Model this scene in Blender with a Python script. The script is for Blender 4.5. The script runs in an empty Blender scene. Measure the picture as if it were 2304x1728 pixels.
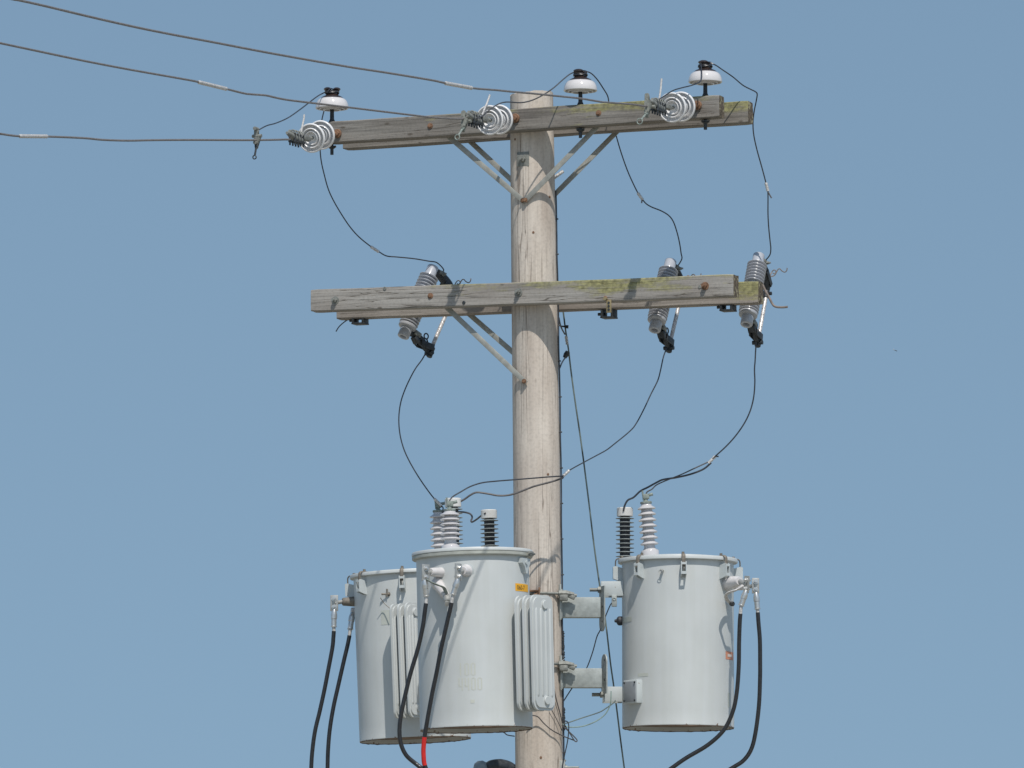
import bpy, bmesh, math, random
from mathutils import Vector, Matrix, noise
rad = math.radians
random.seed(7)
sc = bpy.context.scene
C = sc.collection

# ------------------------------------------------------------ camera
F_PX = 15750.0; DIST = 45.0; PITCH = rad(6.3); CAM_Z = 4.0
cam_d = bpy.data.cameras.new('camera'); cam = bpy.data.objects.new('camera', cam_d); C.objects.link(cam)
cam.location = (0, -DIST, CAM_Z); cam.rotation_euler = (rad(90) + PITCH, 0, 0)
cam_d.sensor_width = 36.0; cam_d.lens = 36.0 * F_PX / 2304.0
cam_d.clip_start = 0.5; cam_d.clip_end = 6000
sc.camera = cam
sc.render.resolution_x = 1024; sc.render.resolution_y = 768

# ------------------------------------------------------------ sky and sun
SUN_EL = rad(57); SUN_AZ = rad(14)          # azimuth: to the right of the direction from pole to camera
w = bpy.data.worlds.new("World"); sc.world = w; w.use_nodes = True
nt = w.node_tree; bg = nt.nodes['Background']
sky = nt.nodes.new('ShaderNodeTexSky'); sky.sky_type = 'NISHITA'; sky.sun_disc = False
sky.sun_elevation = SUN_EL
sky.sun_rotation = math.pi - SUN_AZ
sky.altitude = 100; sky.air_density = 1.0; sky.dust_density = 1.0; sky.ozone_density = 1.0
tc = nt.nodes.new('ShaderNodeTexCoord'); mp = nt.nodes.new('ShaderNodeMapping')
nt.links.new(tc.outputs['Generated'], mp.inputs['Vector'])
mp.inputs['Location'].default_value = (0, 0, 0.222); mp.inputs['Scale'].default_value = (1, 1, 0.45)
nt.links.new(mp.outputs['Vector'], sky.inputs['Vector'])
hz = nt.nodes.new('ShaderNodeMix'); hz.data_type = 'RGBA'; hz.blend_type = 'MULTIPLY'; hz.inputs[0].default_value = 1.0
hz.inputs[7].default_value = (0.95, 0.985, 0.90, 1)      # hazy summer air, less saturated than the clear-sky model
nt.links.new(sky.outputs['Color'], hz.inputs[6]); nt.links.new(hz.outputs[2], bg.inputs['Color'])
bg.inputs['Strength'].default_value = 0.118
sd = bpy.data.lights.new('sun', 'SUN'); so = bpy.data.objects.new('sun', sd); C.objects.link(so)
sd.energy = 3.6; sd.angle = rad(0.5); sd.color = (1.0, 0.955, 0.89)
to_sun = Vector((math.sin(SUN_AZ) * math.cos(SUN_EL), -math.cos(SUN_AZ) * math.cos(SUN_EL), math.sin(SUN_EL)))
so.rotation_euler = to_sun.to_track_quat('Z', 'Y').to_euler(); so.location = (10, -20, 40)
sc.view_settings.view_transform = 'Standard'; sc.view_settings.look = 'None'
sc.view_settings.exposure = 0.0; sc.view_settings.gamma = 1.0

# ------------------------------------------------------------ pixel <-> place
YAW = rad(22)
DV = Vector((math.cos(YAW), -math.sin(YAW), 0))       # along the crossarms, right end nearer
NV = Vector((-math.sin(YAW), -math.cos(YAW), 0))      # crossarm face normal, line side
X0 = 0.140                                            # pole axis near the crossarms
CP = Vector((0, -DIST, CAM_Z))
FV = Vector((0, math.cos(PITCH), math.sin(PITCH))); UV = Vector((0, -math.sin(PITCH), math.cos(PITCH)))
def ray(px, py): return FV + Vector((1, 0, 0)) * ((px - 1152) / F_PX) + UV * ((864 - py) / F_PX)
def P(px, py, y=0.0):
    r = ray(px, py); return CP + r * ((y + DIST) / r.y)
def A(px, py, off):                                   # on the vertical plane `off` metres out from the pole axis
    r = ray(px, py); q = Vector((X0, 0, 0)) + NV * off
    return CP + r * ((q - CP).dot(NV) / r.dot(NV))
def Lp(px, py, q):                                    # on the vertical plane through q that holds NV
    r = ray(px, py); return CP + r * ((q - CP).dot(DV) / r.dot(DV))
def ya(px, off): return -(off + math.sin(YAW) * ((px - 1152) / 350.0 - X0) * -1 * -1) / math.cos(YAW)

# ------------------------------------------------------------ object helpers
W = {}
def finish(o, parent, M):
    if parent is not None:
        o.parent = parent; o.matrix_parent_inverse = W[parent.name].inverted()
    o.matrix_basis = M; W[o.name] = M.copy()
    C.objects.link(o); return o
def tag(o, label=None, cat=None, group=None, kind=None):
    if label: o['label'] = label
    if cat: o['category'] = cat
    if group: o['group'] = group
    if kind: o['kind'] = kind
    return o
def thing(name, label, cat, loc, group=None):
    o = bpy.data.objects.new(name, None); o.empty_display_size = 0.1
    finish(o, None, Matrix.Translation(loc)); return tag(o, label, cat, group)
def obj(name, bm, mat, parent=None, M=None, smooth=True, ang=38, label=None):
    if M is None: M = Matrix.Identity(4)
    bmesh.ops.recalc_face_normals(bm, faces=bm.faces)
    me = bpy.data.meshes.new(name); bm.to_mesh(me); bm.free()
    for m in (mat if isinstance(mat, (list, tuple)) else [mat]): me.materials.append(m)
    if smooth:
        for p in me.polygons: p.use_smooth = True
        me.set_sharp_from_angle(angle=rad(ang))
    o = bpy.data.objects.new(name, me); finish(o, parent, M)
    if label: o['label'] = label
    return o
def B(): return bmesh.new()
def frame(z, x=None):
    z = z.normalized()
    if x is None: x = Vector((1, 0, 0)) if abs(z.x) < 0.8 else Vector((0, 1, 0))
    y = z.cross(x).normalized(); x = y.cross(z).normalized()
    m = Matrix.Identity(4)
    for i in range(3): m[i][0] = x[i]; m[i][1] = y[i]; m[i][2] = z[i]
    return m
def at(p, z, x=None): return Matrix.Translation(p) @ frame(z, x)
def box(bm, M, sx, sy, sz, bev=0.0, mi=0):
    vs = [bm.verts.new(M @ Vector((x * sx / 2, y * sy / 2, z * sz / 2))) for x in (-1, 1) for y in (-1, 1) for z in (-1, 1)]
    fs = [bm.faces.new([vs[i] for i in q]) for q in ((0, 1, 3, 2), (4, 6, 7, 5), (0, 4, 5, 1), (2, 3, 7, 6), (0, 2, 6, 4), (1, 5, 7, 3))]
    for f in fs: f.material_index = mi
    if bev > 0:
        es = list({e for f in fs for e in f.edges})
        bmesh.ops.bevel(bm, geom=es, offset=bev, segments=2, affect='EDGES', profile=0.5)
def lathe(bm, prof, M, seg=28, mi=0, jit=0):
    rings = []
    for (r, z) in prof:
        if r < 1e-6: rings.append([bm.verts.new(M @ Vector((0, 0, z)))])
        else: rings.append([bm.verts.new(M @ Vector((r * math.cos(2 * math.pi * i / seg), r * math.sin(2 * math.pi * i / seg), z))) for i in range(seg)])
    for a, b in zip(rings[:-1], rings[1:]):
        for i in range(seg):
            j = (i + 1) % seg
            if len(a) == 1 and len(b) == 1: continue
            if len(a) == 1: f = bm.faces.new((a[0], b[i], b[j]))
            elif len(b) == 1: f = bm.faces.new((a[i], b[0], a[j]))
            else: f = bm.faces.new((a[i], a[j], b[j], b[i]))
            f.material_index = mi
def cyl(bm, p, q, r, seg=12, r2=None, bev=0.0, mi=0):
    d = q - p; l = d.length; r2 = r if r2 is None else r2
    b = min(bev, r * .5, l * .4)
    prof = [(0, 0), (r - b, 0), (r, b), (r2, l - b), (r2 - b, l), (0, l)] if b > 0 else [(0, 0), (r, 0), (r2, l), (0, l)]
    lathe(bm, prof, at(p, d), seg, mi)
def hexbolt(bm, p, n, r=0.012, h=0.012, washer=0.018, stud=0.0, mi=0):
    n = n.normalized()
    if washer: cyl(bm, p, p + n * 0.003, washer, 18, mi=mi)
    cyl(bm, p + n * 0.002, p + n * (0.003 + h), r, 6, bev=0.001, mi=mi)
    if stud: cyl(bm, p + n * h, p + n * (h + stud), r * 0.55, 10, mi=mi)
def crom(pts, n=6):
    out = []
    for i in range(len(pts) - 1):
        p0 = pts[max(i - 1, 0)]; p1 = pts[i]; p2 = pts[i + 1]; p3 = pts[min(i + 2, len(pts) - 1)]
        for k in range(n):
            t = k / n; t2 = t * t; t3 = t2 * t
            out.append(0.5 * ((2 * p1) + (p2 - p0) * t + (2 * p0 - 5 * p1 + 4 * p2 - p3) * t2 + (3 * p1 - p0 - 3 * p2 + p3) * t3))
    out.append(pts[-1].copy()); return out
def tube(bm, pts, r, seg=8, smooth=5, mi=0, caps=True, ratio=1.0):
    if smooth > 1 and len(pts) > 2:
        n0 = len(pts); pts = crom(pts, smooth)
        if isinstance(r, (list, tuple)):
            r = [r[min(i // smooth, n0 - 1)] * (1 - (i % smooth) / smooth) + r[min(i // smooth + 1, n0 - 1)] * ((i % smooth) / smooth) for i in range(len(pts))]
    n = len(pts); rings = []; x = None
    for i in range(n):
        t = (pts[min(i + 1, n - 1)] - pts[max(i - 1, 0)])
        if t.length < 1e-9: t = Vector((0, 0, 1))
        t.normalize()
        if x is None: x = (Vector((0, 1, 0)) if abs(t.y) < .8 else Vector((1, 0, 0)))
        y = t.cross(x).normalized(); x = y.cross(t).normalized()
        rr = r[i] if isinstance(r, (list, tuple)) else r
        rings.append([bm.verts.new(pts[i] + x * (rr * math.cos(2 * math.pi * k / seg)) + y * (rr * ratio * math.sin(2 * math.pi * k / seg))) for k in range(seg)])
    for a, b in zip(rings[:-1], rings[1:]):
        for k in range(seg):
            j = (k + 1) % seg; f = bm.faces.new((a[k], a[j], b[j], b[k])); f.material_index = mi
    if caps:
        for ring in (rings[0], rings[-1]): f = bm.faces.new(ring); f.material_index = mi
def path(pts):
    """(px, py[, y]) control points; y is carried linearly between the points that give it"""
    s = [0]
    xy = [(1152 + (p.x - CP.x) / (p - CP).dot(FV) * F_PX, 864 - (p - CP).dot(UV) / (p - CP).dot(FV) * F_PX) if isinstance(p, Vector) else p for p in pts]
    for a, b in zip(xy[:-1], xy[1:]): s.append(s[-1] + math.hypot(a[0] - b[0], a[1] - b[1]))
    known = [(s[i], p[1] if isinstance(p, Vector) else p[2]) for i, p in enumerate(pts) if len(p) > 2]
    out = []
    for i, p in enumerate(pts):
        if isinstance(p, Vector): out.append(p.copy()); continue
        if s[i] <= known[0][0]: y = known[0][1]
        elif s[i] >= known[-1][0]: y = known[-1][1]
        else:
            for (a, ya_), (b, yb) in zip(known[:-1], known[1:]):
                if a <= s[i] <= b: y = ya_ + (yb - ya_) * (s[i] - a) / max(b - a, 1e-6); break
        out.append(P(p[0], p[1], y))
    return out
def prism(bm, poly, M, t, mi=0):
    """polygon in local x,y extruded by t along local z (centred)"""
    a = [bm.verts.new(M @ Vector((x, y, -t / 2))) for x, y in poly]; b = [bm.verts.new(M @ Vector((x, y, t / 2))) for x, y in poly]
    n = len(poly); fs = [bm.faces.new(a[::-1]), bm.faces.new(b)]
    for i in range(n): fs.append(bm.faces.new((a[i], a[(i + 1) % n], b[(i + 1) % n], b[i])))
    for f in fs: f.material_index = mi
def torus(bm, M, R, r, seg=20, s2=8, a0=0, a1=2 * math.pi):
    full = abs(a1 - a0 - 2 * math.pi) < 1e-6
    pts = [M @ Vector((R * math.cos(a0 + (a1 - a0) * i / seg), R * math.sin(a0 + (a1 - a0) * i / seg), 0)) for i in range(seg + 1)]
    tube(bm, pts, r, s2, smooth=1, caps=not full)

# ------------------------------------------------------------ materials
def mat(name):
    m = bpy.data.materials.new(name); m.use_nodes = True
    return m, m.node_tree, m.node_tree.nodes['Principled BSDF']
def N(t, k, **kw):
    n = t.nodes.new(k)
    for a, b in kw.items():
        if a in n.inputs: n.inputs[a].default_value = b
        else: setattr(n, a, b)
    return n
def ramp(t, stops):
    n = t.nodes.new('ShaderNodeValToRGB'); e = n.color_ramp.elements
    e[0].position, e[0].color = stops[0][0], (*stops[0][1], 1); e[1].position, e[1].color = stops[-1][0], (*stops[-1][1], 1)
    for p, c in stops[1:-1]: q = e.new(p); q.color = (*c, 1)
    return n
def g(v): return (v, v, v)
def mixc(t, fac, a, b, mode='MIX'):
    n = t.nodes.new('ShaderNodeMix'); n.data_type = 'RGBA'; n.blend_type = mode
    for sock, v in ((n.inputs[0], fac), (n.inputs[6], a), (n.inputs[7], b)):
        if isinstance(v, (int, float)): sock.default_value = v
        elif isinstance(v, tuple): sock.default_value = (*v, 1)
        else: t.links.new(v, sock)
    return n.outputs[2]
def simple(name, col, rough=0.5, metal=0.0, var=0.12, vs=25, bump=0.0, bs=80, coat=0.0, spec=0.5, spot=None):
    m, t, p = mat(name)
    c = N(t, 'ShaderNodeTexCoord'); n = N(t, 'ShaderNodeTexNoise', Scale=vs, Detail=5.0)
    t.links.new(c.outputs['Object'], n.inputs['Vector'])
    r = ramp(t, [(0.3, tuple(x * (1 - var) for x in col)), (0.7, tuple(min(1, x * (1 + var)) for x in col))])
    t.links.new(n.outputs['Fac'], r.inputs['Fac']); out = r.outputs['Color']
    if spot:
        n2 = N(t, 'ShaderNodeTexNoise', Scale=spot[1], Detail=6.0); t.links.new(c.outputs['Object'], n2.inputs['Vector'])
        r2 = ramp(t, [(spot[2], g(0)), (spot[2] + .06, g(1))]); t.links.new(n2.outputs['Fac'], r2.inputs['Fac'])
        out = mixc(t, r2.outputs['Color'], out, spot[0])
    t.links.new(out, p.inputs['Base Color'])
    p.inputs['Roughness'].default_value = rough; p.inputs['Metallic'].default_value = metal
    p.inputs['Coat Weight'].default_value = coat; p.inputs['Coat Roughness'].default_value = 0.05
    p.inputs['Specular IOR Level'].default_value = spec
    if bump:
        n3 = N(t, 'ShaderNodeTexNoise', Scale=bs, Detail=4.0); t.links.new(c.outputs['Object'], n3.inputs['Vector'])
        b = N(t, 'ShaderNodeBump', Strength=bump, Distance=0.004); t.links.new(n3.outputs['Fac'], b.inputs['Height']); t.links.new(b.outputs[0], p.inputs['Normal'])
    return m
def wood(name, base, axis, lichen=0.0, seed=0.0, lc=0.65, knot=0.75, dark=(0.10, 0.085, 0.07), streak=(0.5, 1.25), crackpos=0.39):
    """grain runs along local axis ('x' or 'z')"""
    m, t, p = mat(name); c = N(t, 'ShaderNodeTexCoord')
    def mapped(lo, hi):
        mp = N(t, 'ShaderNodeMapping'); t.links.new(c.outputs['Object'], mp.inputs['Vector'])
        mp.inputs['Scale'].default_value = (lo, hi, hi) if axis == 'x' else (hi, hi, lo)
        mp.inputs['Location'].default_value = (seed, seed * 1.7, seed * .6); return mp.outputs[0]
    n1 = N(t, 'ShaderNodeTexNoise', Scale=1.0, Detail=8.0, Roughness=0.62, Distortion=0.4); t.links.new(mapped(1.6, 38), n1.inputs['Vector'])
    r1 = ramp(t, [(0.28, tuple(x * streak[0] for x in base)), (0.5, base), (0.74, tuple(min(1, x * streak[1]) for x in base))])
    t.links.new(n1.outputs['Fac'], r1.inputs['Fac'])
    # broad tint
    n2 = N(t, 'ShaderNodeTexNoise', Scale=1.0, Detail=3.0); t.links.new(mapped(1.5, 7), n2.inputs['Vector'])
    r2 = ramp(t, [(0.3, (0.80, 0.76, 0.74)), (0.7, (1.12, 1.12, 1.12))]); t.links.new(n2.outputs['Fac'], r2.inputs['Fac'])
    col = mixc(t, 1.0, r1.outputs['Color'], r2.outputs['Color'], 'MULTIPLY')
    # drying cracks
    n3 = N(t, 'ShaderNodeTexNoise', Scale=1.0, Detail=3.0, Distortion=0.8); t.links.new(mapped(0.9 if axis == 'x' else 0.38, 26 if axis == 'x' else 19), n3.inputs['Vector'])
    r3 = ramp(t, [(0.485, g(0)), (0.5, g(1)), (0.515, g(0))]); t.links.new(n3.outputs['Fac'], r3.inputs['Fac'])
    n4 = N(t, 'ShaderNodeTexNoise', Scale=1.0, Detail=2.0); t.links.new(mapped(2.2 if axis == 'x' else 0.9, 9), n4.inputs['Vector'])
    r4 = ramp(t, [(0.44, g(0)), (0.54, g(1))]); t.links.new(n4.outputs['Fac'], r4.inputs['Fac'])
    cr = N(t, 'ShaderNodeMath', operation='MULTIPLY'); t.links.new(r3.outputs['Color'], cr.inputs[0]); t.links.new(r4.outputs['Color'], cr.inputs[1])
    col = mixc(t, cr.outputs[0], col, dark)
    # knots / specks
    v = N(t, 'ShaderNodeTexVoronoi', Scale=1.0); t.links.new(mapped(5, 11), v.inputs['Vector'])
    r5 = ramp(t, [(0.06, g(1)), (0.12, g(0))]); t.links.new(v.outputs['Distance'], r5.inputs['Fac'])
    k = N(t, 'ShaderNodeMath', operation='MULTIPLY'); t.links.new(r5.outputs['Color'], k.inputs[0]); k.inputs[1].default_value = knot
    col = mixc(t, k.outputs[0], col, dark)
    n7 = N(t, 'ShaderNodeTexNoise', Scale=60.0, Detail=4.0); t.links.new(c.outputs['Object'], n7.inputs['Vector'])
    r7 = ramp(t, [(0.25, g(0.83)), (0.55, g(1.0))]); t.links.new(n7.outputs['Fac'], r7.inputs['Fac'])
    col = mixc(t, 1.0, col, r7.outputs['Color'], 'MULTIPLY')
    if lichen > 0:
        n5 = N(t, 'ShaderNodeTexNoise', Scale=1.0, Detail=7.0, Roughness=0.7); t.links.new(mapped(2.4, 15), n5.inputs['Vector'])
        sx = N(t, 'ShaderNodeSeparateXYZ'); t.links.new(c.outputs['Object'], sx.inputs[0])
        ma = N(t, 'ShaderNodeMath', operation='MULTIPLY_ADD'); t.links.new(sx.outputs['Z'], ma.inputs[0]); ma.inputs[1].default_value = 2.4; ma.inputs[2].default_value = lichen
        mb = N(t, 'ShaderNodeMath', operation='ADD'); t.links.new(n5.outputs['Fac'], mb.inputs[0]); t.links.new(ma.outputs[0], mb.inputs[1])
        # the lichen likes the right half of the arms
        m1 = N(t, 'ShaderNodeMath', operation='SUBTRACT'); t.links.new(sx.outputs['X'], m1.inputs[0]); m1.inputs[1].default_value = lc
        m2 = N(t, 'ShaderNodeMath', operation='ABSOLUTE'); t.links.new(m1.outputs[0], m2.inputs[0])
        mc = N(t, 'ShaderNodeMath', operation='MULTIPLY_ADD'); t.links.new(m2.outputs[0], mc.inputs[0]); mc.inputs[1].default_value = -0.19; t.links.new(mb.outputs[0], mc.inputs[2])
        r6 = ramp(t, [(0.60, g(0)), (0.74, g(0.85))]); t.links.new(mc.outputs[0], r6.inputs['Fac'])
        n6 = N(t, 'ShaderNodeTexNoise', Scale=50.0, Detail=4.0); t.links.new(c.outputs['Object'], n6.inputs['Vector'])
        rl = ramp(t, [(0.35, (0.19, 0.18, 0.08)), (0.65, (0.37, 0.35, 0.155))]); t.links.new(n6.outputs['Fac'], rl.inputs['Fac'])
        col = mixc(t, r6.outputs['Color'], col, rl.outputs['Color'])
    t.links.new(col, p.inputs['Base Color']); p.inputs['Roughness'].default_value = 0.9; p.inputs['Specular IOR Level'].default_value = 0.2
    hs = N(t, 'ShaderNodeMath', operation='SUBTRACT'); t.links.new(n1.outputs['Fac'], hs.inputs[0]); t.links.new(cr.outputs[0], hs.inputs[1])
    b = N(t, 'ShaderNodeBump', Strength=0.7, Distance=0.004); t.links.new(hs.outputs[0], b.inputs['Height']); t.links.new(b.outputs[0], p.inputs['Normal'])
    return m
def paint(name, base, rust=0.20):
    m, t, p = mat(name); c = N(t, 'ShaderNodeTexCoord')
    n = N(t, 'ShaderNodeTexNoise', Scale=3.0, Detail=4.0); t.links.new(c.outputs['Object'], n.inputs['Vector'])
    r = ramp(t, [(0.3, tuple(x * .93 for x in base)), (0.7, tuple(x * 1.04 for x in base))]); t.links.new(n.outputs['Fac'], r.inputs['Fac'])
    mp = N(t, 'ShaderNodeMapping'); t.links.new(c.outputs['Object'], mp.inputs['Vector']); mp.inputs['Scale'].default_value = (22, 22, 1.2)
    n2 = N(t, 'ShaderNodeTexNoise', Scale=1.0, Detail=5.0); t.links.new(mp.outputs[0], n2.inputs['Vector'])
    r2 = ramp(t, [(0.35, (0.93, 0.93, 0.90)), (0.6, g(1.0))]); t.links.new(n2.outputs['Fac'], r2.inputs['Fac'])
    col = mixc(t, 0.45, r.outputs['Color'], r2.outputs['Color'], 'MULTIPLY')
    # chips of rust low on the shell and a few specks elsewhere
    sx = N(t, 'ShaderNodeSeparateXYZ'); t.links.new(c.outputs['Object'], sx.inputs[0])
    low = N(t, 'ShaderNodeMapRange'); t.links.new(sx.outputs['Z'], low.inputs['Value'])
    low.inputs['From Min'].default_value = 0.0; low.inputs['From Max'].default_value = 0.03; low.inputs['To Min'].default_value = rust; low.inputs['To Max'].default_value = 0.0
    n3 = N(t, 'ShaderNodeTexNoise', Scale=34.0, Detail=6.0, Roughness=.65); t.links.new(c.outputs['Object'], n3.inputs['Vector'])
    ad = N(t, 'ShaderNodeMath', operation='ADD'); t.links.new(n3.outputs['Fac'], ad.inputs[0]); t.links.new(low.outputs[0], ad.inputs[1])
    r3 = ramp(t, [(0.745, g(0)), (0.775, g(1))]); t.links.new(ad.outputs[0], r3.inputs['Fac'])
    col = mixc(t, r3.outputs['Color'], col, (0.17, 0.09, 0.05))
    t.links.new(col, p.inputs['Base Color']); p.inputs['Roughness'].default_value = 0.42; p.inputs['Specular IOR Level'].default_value = 0.4
    b = N(t, 'ShaderNodeBump', Strength=0.12, Distance=0.003); t.links.new(n.outputs['Fac'], b.inputs['Height']); t.links.new(b.outputs[0], p.inputs['Normal'])
    return m
M_POLE = wood('pole_wood', (0.585, 0.525, 0.46), 'z', 0, 3.1, dark=(0.25, 0.20, 0.165), knot=0.45, streak=(0.87, 1.09))
M_ARM1 = wood('grey_arm_wood', (0.232, 0.218, 0.198), 'x', 0.155, 1.3)
M_ARM2 = wood('grey_arm_wood_b', (0.242, 0.226, 0.203), 'x', 0.20, 5.3, lc=1.45)
M_ARM3 = wood('silver_arm_wood', (0.325, 0.307, 0.282), 'x', 0.155, 9.4, streak=(0.65, 1.15))
M_ARM4 = wood('silver_arm_wood_b', (0.315, 0.288, 0.258), 'x', 0.18, 13.4, lc=1.5, streak=(0.65, 1.15))
M_END = simple('end_grain', (0.11, 0.085, 0.06), 0.95, var=0.6, vs=45, bump=0.8, bs=90, spot=((0.30, 0.27, 0.17), 30, 0.55))
M_PAINT = paint('grey_tank_paint', (0.56, 0.58, 0.575))
M_PAINT2 = simple('grey_fitting_paint', (0.50, 0.535, 0.535), 0.45, var=0.05, vs=12, spot=((0.24, 0.17, 0.12), 40, 0.70))
M_BAND = simple('weathered_band', (0.40, 0.41, 0.37), 0.55, var=0.15, vs=14, spot=((0.26, 0.27, 0.23), 22, 0.62))
M_RUSTY = simple('rusty_steel', (0.20, 0.11, 0.065), 0.85, var=0.4, vs=40, bump=0.5)
M_UNDER = simple('rusted_tank_bottom', (0.17, 0.115, 0.08), 0.85, var=0.30, vs=12, bump=0.3, spot=((0.14, 0.09, 0.06), 18, 0.58))
M_STRAP = simple('brown_strap', (0.20, 0.175, 0.145), 0.65, 0.2, var=0.3, vs=50)
M_GALV = simple('galvanised_steel', (0.36, 0.385, 0.37), 0.55, 0.25, var=0.16, vs=30, bump=0.1)
M_BRACE = simple('weathered_brace', (0.34, 0.34, 0.31), 0.6, 0.2, var=0.18, vs=22, spot=((0.24, 0.17, 0.12), 30, 0.72))
M_DARKST = simple('dark_steel', (0.045, 0.05, 0.055), 0.5, 0.4, var=0.4, vs=40)
M_CAST = simple('weathered_casting', (0.24, 0.245, 0.225), 0.65, 0.35, var=0.3, vs=45, bump=0.4)
M_PATINA = simple('green_patina_bronze', (0.235, 0.27, 0.245), 0.75, 0.1, var=0.3, vs=60, bump=0.3)
M_PATWIRE = simple('green_patina_wire', (0.15, 0.185, 0.17), 0.6, 0.2, var=0.6, vs=9)
M_PORC = simple('white_porcelain', (0.63, 0.605, 0.60), 0.10, var=0.03, coat=0.6)
M_PORCB = simple('grey_white_porcelain', (0.53, 0.515, 0.52), 0.12, var=0.03, coat=0.6)
M_BELL = simple('bell_porcelain', (0.75, 0.74, 0.74), 0.16, var=0.02, coat=0.3)
M_CLAMP = simple('weathered_bronze', (0.25, 0.255, 0.225), 0.65, 0.2, var=0.3, vs=60, bump=0.3)
M_PORCG = simple('grey_porcelain', (0.40, 0.41, 0.44), 0.32, var=0.04, coat=0.6)
M_BROWN = simple('brown_glaze', (0.035, 0.024, 0.021), 0.12, var=0.3, coat=0.6)
M_CAP = simple('white_plastic_cap', (0.62, 0.61, 0.585), 0.45, var=0.04)
M_SHED = simple('grey_polymer_shed', (0.30, 0.33, 0.33), 0.6, var=0.12)
M_CORE = simple('black_polymer_core', (0.04, 0.042, 0.05), 0.6, var=0.2)
M_RUBBER = simple('black_cable', (0.018, 0.018, 0.02), 0.33, var=0.3, vs=60, spec=0.6)
M_JUMP = simple('dark_jumper_wire', (0.028, 0.032, 0.042), 0.38, var=0.4, vs=20, spec=0.7)
M_JUMPG = simple('grey_brown_covered_wire', (0.075, 0.07, 0.072), 0.5, var=0.25, vs=30)
M_LINE = simple('weathered_line_wire', (0.21, 0.195, 0.19), 0.6, 0.3, var=0.35, vs=120, bump=1.0, bs=150)
M_SLEEVE = simple('bright_wrap', (0.55, 0.53, 0.51), 0.45, 0.2, var=0.3, vs=90, bump=0.5)
M_ALU = simple('bright_aluminium', (0.62, 0.62, 0.61), 0.30, 0.75, var=0.1, vs=60)
M_TIN = simple('dull_tin_plate', (0.42, 0.42, 0.40), 0.45, 0.5, var=0.15, vs=60)
M_FUSE = simple('silvery_fuse_tube', (0.50, 0.47, 0.45), 0.28, 0.15, var=0.55, vs=75, bump=0.6, bs=120, coat=0.4)
M_RED = simple('red_tape', (0.62, 0.02, 0.015), 0.4, var=0.1)
M_YEL = simple('yellow_label', (0.85, 0.42, 0.02), 0.5, var=0.04)
M_ORG = simple('faded_orange_label', (0.62, 0.27, 0.17), 0.6, var=0.15, vs=40)
M_INK = simple('black_ink', (0.03, 0.03, 0.03), 0.6)
M_GHOST = simple('faded_lettering', (0.52, 0.53, 0.475), 0.5, var=0.03)
M_GHOST2 = simple('stain_of_old_sticker', (0.50, 0.52, 0.47), 0.5, var=0.05)
M_WHITEINK = simple('pale_lettering', (0.62, 0.55, 0.50), 0.6)
M_LAMP = simple('grey_lamp_housing', (0.20, 0.25, 0.28), 0.35, var=0.1)
M_TWIG = simple('brown_rod', (0.21, 0.17, 0.145), 0.7, 0.1, var=0.3, vs=30)
M_GREY = simple('plain_grey_plate', (0.30, 0.32, 0.34), 0.5, 0.2, var=0.08)
def ground_mat():
    m, t, p = mat('pale_bounce_ground'); c = N(t, 'ShaderNodeTexCoord')
    n = N(t, 'ShaderNodeTexNoise', Scale=0.15, Detail=9.0, Roughness=.7); t.links.new(c.outputs['Object'], n.inputs['Vector'])
    r = ramp(t, [(0.3, (0.20, 0.19, 0.14)), (0.55, (0.30, 0.28, 0.23)), (0.75, (0.38, 0.36, 0.31))]); t.links.new(n.outputs['Fac'], r.inputs['Fac'])  # unseen ground, colour kept pale to bounce fill light onto shaded sides
    t.links.new(r.outputs['Color'], p.inputs['Base Color']); p.inputs['Roughness'].default_value = .95
    return m

# ------------------------------------------------------------ ground
bm = B(); s = 3000
n = 24
gv = [[bm.verts.new((-s + 2 * s * i / n, -s + 2 * s * j / n, 0)) for j in range(n + 1)] for i in range(n + 1)]
for i in range(n):
    for j in range(n): bm.faces.new((gv[i][j], gv[i + 1][j], gv[i + 1][j + 1], gv[i][j + 1]))
tag(obj('ground', bm, ground_mat()), kind='structure')

# ------------------------------------------------------------ the pole
pole = thing('utility_pole', 'weathered pale wooden utility pole with four crossarms and steel braces', 'utility pole', Vector((X0 + .05, 0, 0)))
def pole_shape():
    st = [(212.5, 1196, 48.7), (300, 1197, 49.6), (650, 1202, 51.6), (1000, 1207, 53), (1400, 1210.5, 53.4), (1728, 1213, 53.8)]
    pts = [(P(c, y, 0), r / 350.0) for y, c, r in st]
    a, ra = pts[-2]; b, rb = pts[-1]; k = (0 - b.z) / (b.z - a.z)
    base = b + (b - a) * k; base.y = 0
    return [(base, 0.185), ] + pts[::-1]
PS = pole_shape()                                     # bottom to top
def pole_at(z):
    for (p, r), (q, s_) in zip(PS[:-1], PS[1:]):
        if p.z <= z <= q.z:
            k = (z - p.z) / (q.z - p.z); return p.lerp(q, k), r + (s_ - r) * k
    return PS[-1]
bm = B(); seg = 48; prev = None; top = PS[-1][0].z; nz = 150
o_base = PS[0][0]
for i in range(nz + 1):
    z = top * (i / nz) if i < nz else top
    z = z if i > 40 else z
    c, r = pole_at(min(z, top - 1e-4)); ring = []
    for k in range(seg):
        a = 2 * math.pi * k / seg
        q = Vector((math.cos(a) * 2.2, math.sin(a) * 2.2, z * .55))
        rr = r * (1 + 0.014 * noise.noise(q) + 0.006 * noise.noise(Vector((math.cos(a) * 9, math.sin(a) * 9, z * 1.2))))
        zz = z + (0.012 * noise.noise(Vector((math.cos(a) * 3, math.sin(a) * 3, 1))) + .010 * math.cos(a) if i == nz else 0)
        ring.append(bm.verts.new((c.x + rr * math.cos(a), c.y + rr * math.sin(a), zz)))
    if prev:
        for k in range(seg): j = (k + 1) % seg; bm.faces.new((prev[k], prev[j], ring[j], ring[k]))
    prev = ring
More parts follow.
